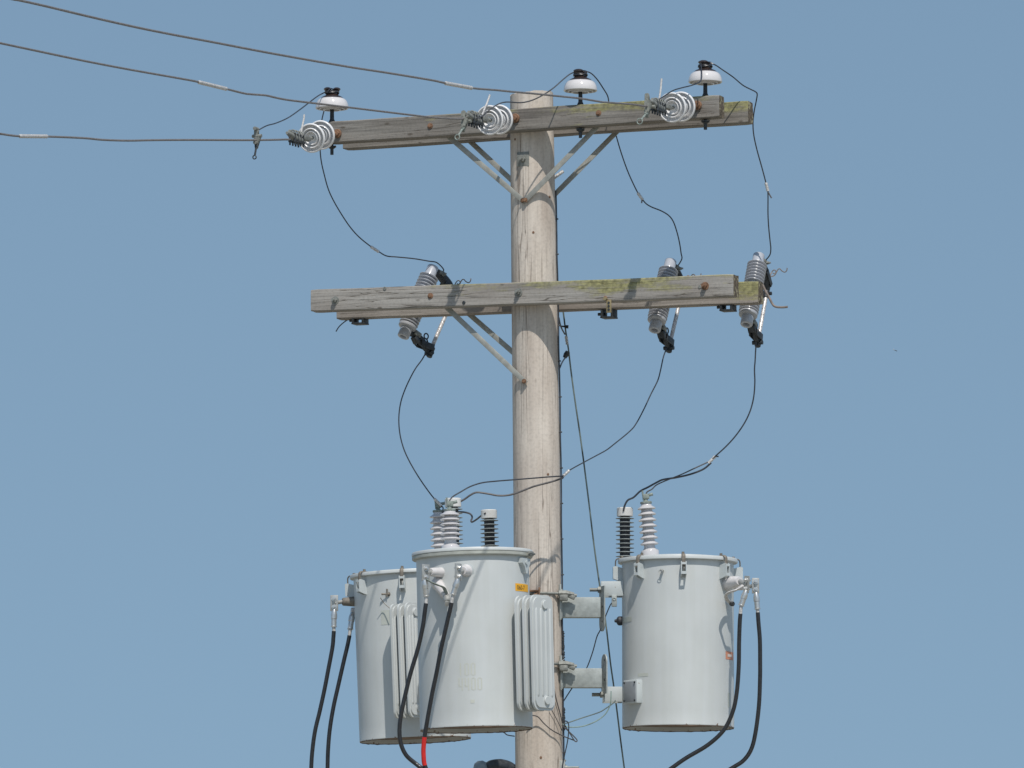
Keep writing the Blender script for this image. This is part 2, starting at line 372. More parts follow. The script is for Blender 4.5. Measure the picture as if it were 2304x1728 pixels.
bm.faces.new(prev)
obj('shaft', bm, M_POLE, pole, label='weathered pale wooden shaft')

ARM_H = 0.143; ARM_T = 0.098
def crossarm(a_px, b_px, off_front, m, seed, h=ARM_H, lbl=None):
    a = A(*a_px, off_front); b = A(*b_px, off_front); x = (b - a).normalized(); L = (b - a).length
    y = -NV; z = x.cross(y).normalized(); y = z.cross(x).normalized()
    c = (a + b) / 2 + y * (ARM_T / 2)
    M = Matrix.Identity(4)
    for i in range(3): M[i][0] = x[i]; M[i][1] = y[i]; M[i][2] = z[i]; M[i][3] = c[i]
    bm = B(); ch = 0.006; H = h / 2; T = ARM_T / 2
    sec = [(-T + ch, -H), (0, -H), (T - ch, -H), (T, -H + ch), (T, 0), (T, H - ch), (T - ch, H), (0, H), (-T + ch, H), (-T, H - ch), (-T, H / 3), (-T, -H / 3), (-T, -H + ch)]
    n = 70; prev = None
    for i in range(n + 1):
        xx = -L / 2 + L * i / n; ring = []
        e = 0.0
        if i in (0, n): e = 0.004
        for (yy, zz) in sec:
            j = noise.noise(Vector((xx * 3, yy * 25 + seed, zz * 25))) * 0.0035
            sl = noise.noise(Vector((xx * 1.1, seed, 3))) * 0.004
            ring.append(bm.verts.new((xx + (noise.noise(Vector((yy * 40, zz * 40, seed))) * .004 if i in (0, n) else 0), yy * (1 - e * 10) + j, zz * (1 - e * 8) + j + sl)))
        if prev:
            for k in range(len(sec)): q = (k + 1) % len(sec); bm.faces.new((prev[k], prev[q], ring[q], ring[k]))
        else:
            f = bm.faces.new(ring); f.material_index = 1
        prev = ring
    f = bm.faces.new(prev); f.material_index = 1
    return obj('crossarm', bm, [m, M_END], pole, M, smooth=True, ang=25, label=lbl)
UN = crossarm((737, 298.5), (1618, 238.5), 0.228, M_ARM1, 1.0, lbl='upper near crossarm, dark grey with rust bolts')
UF = crossarm((771, 311), (1683, 250.5), -0.130, M_ARM2, 2.0, lbl='upper far crossarm with lichen on its right end')
LN = crossarm((699, 676.3), (1650, 642.5), 0.232, M_ARM3, 3.0, lbl='lower near crossarm, silver grey with yellow lichen')
LF = crossarm((757, 693.5), (1706, 656.5), -0.134, M_ARM4, 4.0, lbl='lower far crossarm, brownish grey')

def arm_bolt(parent, px, py, off, kind, m):
    p = A(px, py, off); bm = B()
    if kind == 'flat':
        cyl(bm, p - NV * .004, p + NV * .005, 0.019, 24, bev=.002); cyl(bm, p + NV * .004, p + NV * .011, 0.011, 12, bev=.002)
    elif kind == 'nut':
        cyl(bm, p - NV * .004, p + NV * .004, 0.026, 24); hexbolt(bm, p + NV * .003, NV, 0.017, 0.02, 0, stud=0.03)
    else:
        cyl(bm, p - NV * .004, p + NV * .005, 0.012, 12, bev=.002)
    obj('bolt', bm, m, parent)
for px, py, kd, m in ((968, 283.5, 'flat', M_RUSTY), (1347, 254.5, 'flat', M_RUSTY)): arm_bolt(UN, px, py, 0.228, kd, m)
for px, py, kd, m in ((754.6, 676, 'nut', M_CAST), (968.6, 665.7, 'flat', M_RUSTY), (1167, 657.5, 'nut', M_CAST), (1586.5, 643.5, 'nut', M_RUSTY), (1575, 645.5, 'dot', M_CAST),
                      (1044, 681, 'dot', M_DARKST), (1362, 670, 'dot', M_RUSTY), (866, 649, 'dot', M_CAST)): arm_bolt(LN, px, py, 0.232, kd, m)

def brace(pa, oa, pb, ob, w_=0.034, lbl=None, ea=0):
    a = A(*pa, oa); b = A(*pb, ob); d = b - a; bm = B()
    M = at((a + b) / 2, d, NV)                        # local x faces the line side
    box(bm, M, 0.006, w_, d.length, 0.0015)
    o = obj('brace', bm, M_BRACE, pole, label=lbl)
    bm = B(); hexbolt(bm, b + NV * .004 - d.normalized() * .018, NV, 0.011, .010, .016); obj('bolt', bm, M_RUSTY, o)
brace((992, 292), 0.122, (1181, 455), 0.150)
brace((1366, 262), 0.122, (1178, 455), 0.160)
brace((1030, 292), -0.235, (1218, 468), -0.155)
brace((1412, 272), -0.235, (1214, 472), -0.163)
brace((990, 677), 0.126, (1184, 862), 0.162)
brace((1025, 680), -0.238, (1220, 850), -0.165)

# square washer with nut under the upper arms
pz = P(1177, 358, 0).z; pc, pr = pole_at(pz)
q = Vector((P(1177, 358, -pr).x, -0.0, pz)); q = A(1177, 358, 0.142)
bm = B(); box(bm, at(q, NV, Vector((0, 0, 1))), 0.095, 0.083, 0.008, 0.001)
hexbolt(bm, q + NV * .004, NV, 0.021, 0.022, 0, stud=0.03)
obj('square_washer', bm, M_CAST, pole)
bm = B(); a = A(1240, 405, -0.12); b = A(1266, 386, -0.20)
tube(bm, [a.lerp(b, i / 14) for i in range(15)], [0.009 if i % 2 else 0.0125 for i in range(15)], 10, smooth=1)
obj('through_bolt', bm, M_SLEEVE, pole)
for px, py in ((1159, 311), (1237, 441), (1200, 523), (1233, 1067), (1217, 1704.5)):
    bm = B(); z = P(px, py, -.14).z; c, r = pole_at(z); dx = P(px, py, -.14).x - c.x; yy = -math.sqrt(max(r * r - dx * dx, 1e-4))
    nn = Vector((dx, yy, 0)).normalized(); cyl(bm, Vector((c.x, 0, z)) + nn * (r - .006), Vector((c.x, 0, z)) + nn * (r + .002), 0.008, 10)
    obj('bolt_head', bm, M_RUSTY, pole)
# galvanised clip plate low on the right of the pole
bm = B(); q = P(1265, 1740, -0.03)
box(bm, Matrix.Translation(q), 0.035, 0.10, 0.16, .003)
hexbolt(bm, q + Vector((.018, -.03, .035)), Vector((1, -.25, 0)), 0.014, .016, .022, stud=.075)
cyl(bm, q + Vector((-.005, -.03, .05)), q + Vector((.02, -.04, .085)), .008, 10)
obj('clip_plate', bm, M_GALV, pole)

# hanging link and hook at the lower arms
bm = B(); q = A(1370, 689, 0.236)
box(bm, at(q, Vector((0, 0, 1)), NV), 0.006, 0.034, 0.085, .002)
for dz in (-.022, .0, .022): cyl(bm, q + NV * .002 + Vector((0, 0, dz)), q + NV * .006 + Vector((0, 0, dz)), .008, 10, mi=1)
cyl(bm, A(1364, 673, .232), A(1364, 673, .232) + NV * .03, .011, 8)
obj('hanger_link', bm, [simple('yellowed_zinc', (0.29, 0.235, 0.13), .6, .3), M_DARKST], pole)
bm = B(); tube(bm, [A(x, y, -0.10 + k * .0) for k, (x, y) in enumerate(((1716, 641), (1722, 654), (1730, 668), (1738, 684), (1745, 690), (1758, 691.5), (1772, 690.5)))], 0.0075, 8)
obj('hook_rod', bm, M_TWIG, pole)

# ------------------------------------------------------------ pin insulators
def pin_insulator(px, py, turn, label):
    b0 = A(px, py, 0.179); b0.z -= 0.004
    t = thing('pin_insulator', label, 'insulator', b0, 'pin insulators on the top crossarm')
    M = Matrix.Translation(b0)
    bm = B(); lathe(bm, [(.104, .098), (.109, .102), (.1095, .110), (.106, .128), (.098, .148), (.088, .160), (.076, .166)], M, 40)
    lathe(bm, [(.104, .098), (.098, .102), (.094, .118), (.086, .118), (.083, .094), (.078, .094), (.074, .118), (.062, .118), (.058, .088), (.050, .088), (.046, .11), (.02, .11)], M, 40)
    obj('skirt', bm, M_PORC, t)
    bm = B(); lathe(bm, [(.0765, .1645), (.070, .174), (.056, .182), (.043, .188), (.0385, .196), (.039, .205), (.046, .210), (.046, .214), (0, .214)], M, 32)
    R = Matrix.Rotation(turn, 4, 'Z')
    for s_ in (-1, 1):
        for (r_, z_, hh) in ((.026, .228, .013), (.020, .217, .012)):
            Me = M @ R @ Matrix.Translation((s_ * .030, 0, z_)) @ Matrix.Diagonal((1.0, 1.35, hh / r_, 1))
            lathe(bm, [(0, -r_), (r_ * .5, -r_ * .87), (r_ * .87, -r_ * .5), (r_, 0), (r_ * .87, r_ * .5), (r_ * .5, r_ * .87), (0, r_)], Me, 18)
    obj('head', bm, M_BROWN, t)
    bm = B(); lathe(bm, [(0, .0), (.030, .001), (.024, .008), (.014, .030), (.0125, .115), (0, .115)], M, 16)
    lathe(bm, [(0, .002), (.010, .002), (.010, -.146), (.022, -.147), (.024, -.158), (.016, -.165), (.011, -.167), (.011, -.205), (0, -.207)], M, 16)
    box(bm, M @ Matrix.Translation((0, 0, -.151)), .055, .055, .006)
    obj('pin', bm, M_DARKST, t)
    bm = B()                                           # tie wire round the neck and over the saddle
    tube(bm, [M @ Vector((.045 * math.cos(a), .045 * math.sin(a), .203 + .004 * math.sin(a * 2.5))) for a in [i * 2 * math.pi / 16 for i in range(30)]], .0035, 6, smooth=2)
    tube(bm, [M @ R @ Vector((x, y, z)) for x, y, z in ((-.04, -.05, .200), (-.02, -.045, .222), (.0, .0, .232), (.02, .05, .222), (.04, .05, .202))], .0035, 6)
    obj('tie_wire', bm, M_JUMP, t)
    return t, b0
I1, b1 = pin_insulator(747, 277, rad(8), 'white and brown pin insulator above the left end of the top crossarm')
I2, b2 = pin_insulator(1306, 238, rad(62), 'white and brown pin insulator just right of the pole top')
I3, b3 = pin_insulator(1587, 219, rad(62), 'white and brown pin insulator above the right end of the top crossarm')

# ------------------------------------------------------------ dead-end strings (two bells each) with strain clamp
def bell(bm, M):
    pr = [(.030, -.030), (.034, -.034), (.060, -.033), (.082, -.026), (.0935, -.013), (.0970, -.003), (.0965, .004), (.0935, .0090), (.0885, .0090), (.0865, .004), (.0845, -.013), (.078, -.021), (.070, -.020),
          (.0675, -.010), (.0655, .008), (.0620, .0115), (.0585, .008), (.0565, -.010), (.052, -.017), (.0475, -.010), (.0455, .005), (.0425, .009), (.0395, .005), (.0375, -.010), (.028, -.018), (.018, -.016), (0, -.016)]
    lathe(bm, pr, M, 48)
def dead_end(pB, sag, label, tail, offB=0.44):
    """pB: pixel of the back bell's centre"""
    q = A(*pB, offB); ax = (NV + Vector((0, 0, -sag)) + DV * -.04).normalized()
    t = thing('strain_insulator', label, 'insulator', q, 'strain insulator strings holding the line wires')
    X = Vector((0, 0, 1)).cross(ax).normalized()
    for k, nm in ((0, 'bell'), (0.150, 'bell')):
        M = at(q + ax * k, ax, X); bm = B(); bell(bm, M); o = obj(nm, bm, M_BELL, t, ang=60)
        bm = B(); lathe(bm, [(0, -.085), (.016, -.085), (.022, -.078), (.030, -.066), (.036, -.034), (.033, -.026), (0, -.026)], M, 20)
        lathe(bm, [(0, -.02), (.011, -.02), (.011, .045), (.017, .05), (.017, .062), (0, .065)], M, 14)
        obj('cap_and_pin', bm, M_CAST, o)
    # eye bolt through the arm
    bm = B(); r0 = q - ax * .085; e = r0 - NV * (0.44 - .085 - .235) ; e = Vector((r0.x, r0.y, r0.z)) - ax * 0.02
    foot = A(*(pB[0] + 37, pB[1] - 3), 0.230)
    tube(bm, [r0, r0.lerp(foot, .3), r0.lerp(foot, .7), foot], .011, 10, smooth=3)
    cyl(bm, foot - NV * .002, foot + NV * .014, .030, 20, bev=.004); cyl(bm, foot + NV * .01, foot + NV * .034, .019, 8, bev=.003)
    cyl(bm, r0 - ax * .01 - X * .02, r0 - ax * .01 + X * .02, .010, 10)
    obj('eye_bolt', bm, M_RUSTY, t)
    # strain clamp
    f0 = q + ax * (.150 + .06); fw = (NV + Vector((0, 0, -.02))).normalized(); M = at(f0, fw, X); dn = Vector((0, 0, -1))
    bm = B()
    tube(bm, [f0, f0 + fw * .035 + dn * .004, f0 + fw * .06 + dn * .002], [.010, .014, .012], 10, smooth=3)
    for s_ in (-1, 1): box(bm, at(f0 + fw * .04 + X * s_ * .018, fw, X), .006, .026, .10, .002)
    body = [f0 + fw * k + dn * z for k, z in ((.07, .015), (.11, .022), (.17, .020), (.23, .012), (.29, .000), (.33, -.004))]
    tube(bm, body, [.012, .021, .024, .022, .017, .009], 12)
    tube(bm, [p_ - dn * .020 for p_ in body[1:5]], [.012, .016, .015, .010], 10)
    for k in (.115, .155, .195, .235):
        p_ = f0 + fw * k
        torus(bm, at(p_ - dn * .012, fw, X), .021, .0045, 10, 6, 0, math.pi)
    obj('strain_clamp', bm, M_CAST, t)
    for k in (.105, .150, .195, .240):
        bm = B(); p_ = f0 + fw * k; cyl(bm, p_ + dn * .0 - X * .018, p_ + X * .018, .006, 6)
        for s_ in (-1, 1):
            p_ = f0 + fw * k + X * s_ * .018 - dn * .01
            cyl(bm, p_, p_ + dn * .075, .0058, 8); cyl(bm, p_ + dn * .042, p_ + dn * .056, .011, 6)
        obj('clamp_bolt', bm, M_DARKST, t)
    tp = [Lp(x, y, f0) for x, y in tail]
    bm = B(); tube(bm, tp, .0062, 8); obj('wire_tail', bm, M_SLEEVE, t)
    return t, f0, fw
D1, f1, w1 = dead_end((722.6, 303.7), .27, 'double white ribbed insulator at the left end of the top crossarm', ((679, 306), (678, 296), (681, 280), (683.5, 268), (684.5, 258)))
D2, f2, w2 = dead_end((1123, 269), .16, 'double white ribbed insulator directly left of the pole top', ((1082, 264), (1086, 256), (1091, 243), (1097, 229), (1102, 214)))
D3, f3, w3 = dead_end((1532.7, 240), .17, 'double white ribbed insulator near the right end of the top crossarm', ((1483, 226), (1485, 212), (1487, 196), (1488.4, 177)))

# ------------------------------------------------------------ line wires
def line_wire(pts, q, end, sleeve, label):
    w_ = [Lp(x, y, q) for x, y in pts]                 # from the clamp outwards to the frame edge
    d = (w_[-1] - w_[-3]).normalized(); sl = d.z
    far = []; p_ = w_[-1].copy()
    for i in range(12):
        d = (d + Vector((0, 0, .004))).normalized(); p_ = p_ + d * 3.0; far.append(p_.copy())
    t = thing('line_wire', label, 'wire', w_[0], 'overhead line wires')
    bm = B(); tube(bm, [end] + w_ + far, .0066, 8, smooth=4); obj('conductor', bm, M_LINE, t)
    a, b = (Lp(*s_, q) for s_ in sleeve); bm = B(); n_ = 26
    tube(bm, [a.lerp(b, i / n_) for i in range(n_ + 1)], [(.0125 if i % 2 else .0105) if 0 < i < n_ else .007 for i in range(n_ + 1)], 10, smooth=1)
    obj('wrap_sleeve', bm, M_SLEEVE, t)
wire3 = [(1457.6, 238.8), (1420, 234.6), (1360, 230), (1348, 228.5), (1306, 221.5), (1258, 216.5), (1199, 210.5), (1151, 206.3), (1115, 202.6), (1062.5, 198.2), (1002, 187), (980, 182), (940, 175), (860, 162), (782, 150), (640, 125.3), (550, 108.5), (474, 93.8), (405, 81.0), (330, 66.2), (260, 51), (185, 33.6), (116, 17), (72, 6.8), (34.7, -1), (-30, -14)]
wire2 = [(1039.6, 267.2), (980, 265), (940, 260.5), (865.5, 251.5), (782.3, 241.3), (708, 232.3), (648.5, 225), (619.6, 219.5), (598, 214.6), (567, 212.2), (549, 210), (510.6, 200.4), (447, 184.6), (405, 176.5), (289, 156), (185, 136), (86.8, 115.3), (0, 96.9), (-60, 84)]
wire1 = [(652, 312.9), (640, 313.9), (564, 315.3), (434, 314.8), (347, 315.3), (289, 316.4), (231, 314.6), (188, 310.6), (107, 307.2), (43.4, 306.4), (0, 301), (-50, 294)]
line_wire(wire3, f3 + w3 * .3, f3 + w3 * .31, ((1062.5, 198.2), (1001, 187)), 'top line wire, passing in front of the pole top')
line_wire(wire2, f2 + w2 * .3, f2 + w2 * .31, ((510.6, 200.4), (446, 184.6)), 'middle line wire, crossing the left pin insulator')
line_wire(wire1, f1 + w1 * .3, f1 + w1 * .31, ((107, 307), (43.4, 306.4)), 'lowest line wire, running level to the left edge')

# ------------------------------------------------------------ hot-line clamps on the wires
def hot_clamp(top, mid, eye, q, label, m):
    a, b, c = (Lp(*x, q) for x in (top, mid, eye)); up = (a - b).normalized(); L_ = (a - b).length
    t = thing('wire_clamp', label, 'wire clamp', b, 'bronze clamps tapping the line wires')
    M = at(b, up, DV); bm = B()
    prism(bm, [(-.016, L_ * 1.0), (.006, L_ * 1.04), (.014, L_ * .78), (.006, L_ * .66), (.008, L_ * .56), (.026, L_ * .50), (.024, L_ * .24), (.010, L_ * .05), (.006, -.035), (-.010, -.04), (-.014, .0), (-.018, L_ * .4)], at(b, NV, up.cross(NV)), .026)
    bmesh.ops.bevel(bm, geom=list(bm.edges), offset=.004, segments=2, affect='EDGES')
    cyl(bm, a - NV * .02, a + NV * .03, .012, 10); cyl(bm, b.lerp(a, .5) - DV * .03, b.lerp(a, .5) + DV * .035, .011, 8); cyl(bm, b - NV * .01, b + NV * .035, .012, 8)
    obj('clamp_body', bm, m, t)
    bm = B(); cyl(bm, b, b.lerp(c, .72), .0065, 8); cyl(bm, b.lerp(c, .1), b.lerp(c, .25), .011, 8)
    torus(bm, at(b.lerp(c, .88), NV, DV), (c - b).length * .10, .004, 16, 6)
    obj('eye_screw', bm, M_PATINA if m is M_CLAMP else M_DARKST, t)
hot_clamp((577, 290), (578, 322), (572, 358), f1 + w1 * .3, 'grey wire clamp hanging alone on the lowest line wire', M_CAST)
hot_clamp((1053, 262), (1044, 284), (1027, 312), f2 + w2 * .3 , 'grey-green wire clamp beside the insulator left of the pole', M_CLAMP)
hot_clamp((1468, 229), (1457, 252), (1437, 276), f3 + w3 * .24, 'wire clamp with an eye ring, in front of the right end of the top crossarm', M_CLAMP)

# ------------------------------------------------------------ fused cutouts
def cutout(px, py, psi, T, label, off=-0.455, o_=0.24, lx=.17):
    c = A(px, py, off); mdir = Vector((-math.sin(psi), -math.cos(psi), 0))
    up = (mdir * -math.sin(T) + Vector((0, 0, math.cos(T)))).normalized(); xd = (mdir * -math.cos(T) - Vector((0, 0, math.sin(T)))).normalized()
    M = Matrix.Identity(4); yd = up.cross(xd)
    for i in range(3): M[i][0] = xd[i]; M[i][1] = yd[i]; M[i][2] = up[i]; M[i][3] = c[i]
    t = thing('fuse_cutout', label, 'cutout', c, 'fuse cutouts behind the lower crossarms')
    pr = [(0, -.20), (.019, -.20), (.021, -.271), (.023, -.275), (.036, -.275), (.0395, -.271), (.0395, -.208), (.056, -.205), (.061, -.200), (.061, -.184)]
    for k in range(6):
        z = -.178 + k * .0235
        pr += [(.037, z), (.039, z + .006), (.060, z + .003), (.0645, z + .006), (.0645, z + .009), (.060, z + .012), (.040, z + .016)]
    pr += [(.036, -.038), (.036, .040)]
    for k in range(7):
        z = .044 + k * .0235
        pr += [(.037, z), (.039, z + .003), (.060, z + .003), (.0645, z + .006), (.0645, z + .009), (.060, z + .012), (.040, z + .016)]
    pr += [(.040, .212), (.0385, .216), (.0385, .270), (.034, .276), (0, .277)]
    bm = B(); lathe(bm, pr, M, 36); obj('porcelain_body', bm, M_PORCG, t, ang=50)
    V = lambda x, y, z: M @ Vector((x, y, z))
    # mounting band and bracket to the arm
    bm = B(); lathe(bm, [(.037, -.03), (.041, -.03), (.041, .03), (.037, .03)], M, 24)
    tgt = c + NV * (abs(off) - .235) - DV * .10; tgt.z = c.z - .01
    tube(bm, [V(-.03, 0, 0), V(-.03, 0, 0).lerp(tgt, .5), tgt], .014, 8, smooth=3, ratio=.5)
    box(bm, at(tgt + DV * -.04, NV, DV), .17, .05, .012, .002)
    lo = tgt - DV * lx; lo.z = c.z - .128
    for d_ in (-.035, .035): box(bm, at(lo + DV * d_ + NV * .05, Vector((0, 0, 1)), DV), .014, .09, .075, .002)
    box(bm, at(lo + NV * .05 + Vector((0, 0, -.035)), Vector((0, 0, 1)), DV), .09, .09, .010, .002)
    cyl(bm, lo + NV * .05 - DV * .075 + Vector((0, 0, -.01)), lo + NV * .05 - DV * .02 + Vector((0, 0, -.01)), .010, 8)
    obj('mounting_bracket', bm, M_DARKST, t)
    # top contact
    bm = B()
    tube(bm, [V(.03, 0, .258), V(.09, 0, .255), V(.16, 0, .235), V(.215, 0, .200), V(.245, 0, .160)], [.020, .026, .030, .026, .016], 8, ratio=1.2)
    for s_ in (-1, 1): box(bm, M @ Matrix.Translation((.18, s_ * .027, .215)) @ Matrix.Rotation(rad(20), 4, 'Y'), .12, .006, .040, .002)
    cyl(bm, V(.24, -.035, .135), V(.24, .035, .135), .012, 10); cyl(bm, V(.235, 0, .15), V(.24, 0, .105), .021, 12)
    obj('top_contact', bm, M_DARKST, t)
    bm = B(); cyl(bm, V(.045, -.02, .262), V(.08, -.02, .272), .014, 8); hexbolt(bm, V(.075, -.03, .262), yd * -1, .011, .014, .015, .015)
    box(bm, M @ Matrix.Translation((.07, 0, .258)), .05, .035, .02, .003)
    obj('terminal', bm, M_CAST, t)
    bm = B(); h = c + Vector((0, 0, 0)); p0 = V(.20, -.02, .240)
    ex = Vector((1, 0, 0)); ez = Vector((0, 0, 1)); ey = Vector((0, -1, 0))
    tube(bm, [p0, p0 + ex * .03 + ez * .010, p0 + ex * .05 + ez * .045, p0 + ex * .064 + ez * .052, p0 + ex * .078 + ez * .038, p0 + ex * .096 + ez * .030, p0 + ex * .108 + ez * .040, p0 + ex * .112 + ez * .058], .0035, 7)
    tube(bm, [p0, p0 + ex * .010 + ez * .03 + ey * -.03, p0 + ex * .026 + ez * .048 + ey * -.03, p0 + ex * .040 + ez * .040 + ey * -.03, p0 + ex * .034 + ez * .024 + ey * -.03, p0 + ex * .018 + ez * .028 + ey * -.03], .0035, 7)
    obj('arcing_horn', bm, M_TWIG, t)
    # fuse tube
    bm = B(); tube(bm, [V(o_, 0, .12), V(o_, 0, 0), V(o_, 0, -.215)], .0135, 14, smooth=6)
    obj('fuse_tube', bm, M_FUSE, t)
    # hinge
    bm = B()
    tube(bm, [V(.035, 0, -.222), V(.09, 0, -.205), V(.15, 0, -.215), V(.20, 0, -.235), V(.245, 0, -.235)], [.016, .018, .022, .020, .018], 8, ratio=1.3)
    for s_ in (-1, 1):
        box(bm, M @ Matrix.Translation((.19, s_ * .026, -.225)) @ Matrix.Rotation(rad(-15), 4, 'Y'), .11, .007, .045, .002)
        torus(bm, M @ Matrix.Translation((.13, s_ * .02, -.235)) @ Matrix.Rotation(rad(90), 4, 'X'), .020, .006, 12, 6)
    cyl(bm, V(.24, -.035, -.25), V(.24, .035, -.25), .014, 10); cyl(bm, V(.245, 0, -.20), V(.25, 0, -.275), .020, 12, bev=.004)
    torus(bm, M @ Matrix.Translation((.165, 0, -.165)) @ Matrix.Rotation(rad(90), 4, 'X'), .018, .005, 16, 6)
    tube(bm, [V(.18, 0, -.18), V(.20, 0, -.20)], .006, 6, smooth=1)
    box(bm, M @ Matrix.Translation((.10, 0, -.235)) @ Matrix.Rotation(rad(30), 4, 'Y'), .05, .05, .03, .004)
    obj('hinge', bm, M_DARKST, t)
    bm = B(); box(bm, M @ Matrix.Translation((.085, -.012, -.200)), .055, .032, .034, .005); obj('lower_terminal', bm, M_CAST, t)
    return t, V(.065, -.02, .27), V(.215, 0, -.262)
K1, T1, H1 = cutout(941, 679, rad(50), rad(28), 'grey ribbed fuse cutout behind the left part of the lower crossarms', lx=.20)
K2, T2, H2 = cutout(1491, 665, rad(26), rad(28), 'grey ribbed fuse cutout mostly hidden by the right part of the lower crossarms')
K3, T3, H3 = cutout(1693.5, 652, rad(21), rad(28), 'grey ribbed fuse cutout at the right end of the lower crossarms', lx=-.03)

# ------------------------------------------------------------ jumpers
def splice(parent, a, b, r=0.0105, m=None, name='splice'):
    d = b - a; n_ = 8; bm = B()
    tube(bm, [a.lerp(b, i / n_) for i in range(n_ + 1)], [r * (1.0 if i % 3 else .82) for i in range(n_ + 1)], 10, smooth=1)
    obj(name, bm, m or M_SLEEVE, parent)
def jumper(segs, label, splices=(), r=0.0042, cat='wire', name='jumper_wire', group='jumper wires between insulators and cutouts', tails=()):
    t = thing(name, label, cat, path(segs[0][0])[0], group)
    for i, (pts, m, rr) in enumerate(segs):
        bm = B(); tube(bm, path(pts), rr or r, 8, smooth=5); obj('conductor', bm, m, t)
    for a, b in splices:
        splice(t, *path([a, b]))
    for tl in tails:
        bm = B(); tube(bm, path(tl), r * 1.1, 8); obj('tail', bm, M_JUMPG, t)
    return t
Y = lambda px, off: A(px, 300, off).y
jumper([([(579.8, 293.8, Lp(579, 300, f1).y), (599.7, 283), (621, 277), (648.5, 264.8), (677, 245), (699, 228), (717, 215), (735, 206, Y(735, .2)), (747, 203, Y(747, .179)), (744, 207, Y(744, .13)), (736, 217, Y(736, .08)), (729, 231, Y(729, .06)), (730, 244), (724, 271, Y(724, .05)), (720, 305), (720.3, 337.6, Y(720, 0)),
         (723, 363.7), (729, 390.7), (738.6, 425.4), (752, 454.4), (771.4, 487), (788.7, 512), (808, 533.5), (833, 553.7), (852.4, 566.3, Y(852, -.25)), (869.8, 575.9), (893, 578.2), (931.5, 582), (964.3, 587.5, Y(964, -.50)), (983, 591), T1 + Vector((.012, 0, .02)), T1], M_JUMP, None)],
       'dark jumper wire curving from the left pin insulator down to the left cutout', [((834, 554.7, Y(834, -.22)), (852.4, 566.5, Y(852, -.25)))])
jumper([([(1060, 268, Lp(1060, 268, f2).y), (1075, 266), (1087, 259), (1099, 249), (1119, 235.4), (1139, 229.6), (1171, 231), (1194.7, 226.4), (1218.6, 215.5), (1244.4, 198.6), (1268, 178), (1286, 164.8), (1306, 161, Y(1306, .18)), (1326, 162.8), (1342, 176.7), (1357.7, 199.6), (1367.7, 217.5), (1371, 240, Y(1370, -.05)), (1378, 275, Y(1378, -.28)), (1385.7, 302.9, Y(1385, -.28)),
         (1397.4, 343), (1414.3, 390), (1435.4, 434.6), (1446, 449.3), (1454.4, 458.8), (1467, 466.2), (1488, 474.6), (1505, 485.2), (1515.6, 500), (1524, 525.3), (1529.3, 548.5), (1532.4, 569.6), (1534, 583), T2], M_JUMP, None)],
       'dark jumper wire from the insulator beside the pole down to the middle cutout', [((1435, 434, Y(1435, -.36)), (1446, 449.5, Y(1446, -.37)))], tails=[[(1445, 449, Y(1445, -.37)), (1443.5, 457, Y(1443, -.37))]])
jumper([([(1470, 232, Lp(1470, 232, f3).y), (1482, 224), (1493.8, 216.7), (1513.7, 204), (1533.6, 197.7), (1555.3, 192.3), (1573.4, 185), (1578.8, 173.3, Y(1578, .33)), (1577.5, 146), (1577, 138), (1584, 137, Y(1584, .18)), (1607.7, 145.3, Y(1607, .17)), (1624, 156), (1649.3, 173.3), (1671, 191.4), (1690, 201.5), (1698.2, 205.5), (1703.6, 211.3), (1701.5, 227.5, Y(1701, -.25)), (1697, 250), (1694.3, 276.3, Y(1694, -.27)),
         (1696, 303.8), (1703.3, 337.5), (1713.9, 375.5), (1722.3, 407), (1726.6, 424), (1728, 438.8), (1728, 481), (1729.7, 512.6), (1732.9, 544.3), (1734.3, 559), (1732, 574), T3], M_JUMP, None)],
       'dark jumper wire hanging past the right end of the top crossarm to the right cutout', [((1723.2, 411, Y(1724, -.33)), (1728, 430, Y(1728, -.34)))], tails=[[(1727, 429, Y(1727, -.34)), (1731, 437), (1736, 445.5, Y(1736, -.34))]])

# ------------------------------------------------------------ transformers
def place_M(px, py, y, lean):
    return Matrix.Translation(P(px, py, y)) @ Matrix.Rotation(-lean, 4, 'Y')
def cp(phi, r, z): return Vector((r * math.sin(phi), -r * math.cos(phi), z))
def patch(R, phi0, phi1, z0, z1, n=16):
    bm = B(); a = []; 
    for i in range(n + 1):
        f_ = phi0 + (phi1 - phi0) * i / n
        a.append([bm.verts.new(cp(f_, R + d_, z)) for d_, z in ((0, z0), (.0012, z0), (.0012, z1), (0, z1))])
    for p_, q_ in zip(a[:-1], a[1:]):
        for k in range(4): j = (k + 1) % 4; bm.faces.new((p_[k], q_[k], q_[j], p_[j]))
    return bm
def wraptext(txt, phi0, z0, size, R, parent, M, mat_, name='lettering', sx=1.0, bold=0.0):
    cu = bpy.data.curves.new('t', 'FONT'); cu.body = txt; cu.size = size; cu.resolution_u = 3; cu.offset = bold
    to = bpy.data.objects.new('t', cu); C.objects.link(to); bpy.context.view_layer.update()
    me = bpy.data.meshes.new_from_object(to.evaluated_get(bpy.context.evaluated_depsgraph_get()))
    bm = B(); bm.from_mesh(me); bpy.data.objects.remove(to); bpy.data.meshes.remove(me); bpy.data.curves.remove(cu)
    bmesh.ops.triangulate(bm, faces=bm.faces)
    bmesh.ops.subdivide_edges(bm, edges=[e for e in bm.edges if e.calc_length() > .01], cuts=5)
    bmesh.ops.triangulate(bm, faces=bm.faces)
    for v in bm.verts: v.co = cp(phi0 + v.co.x * sx / R, R, z0 + v.co.y)
    return obj(name, bm, mat_, parent, M, smooth=False)
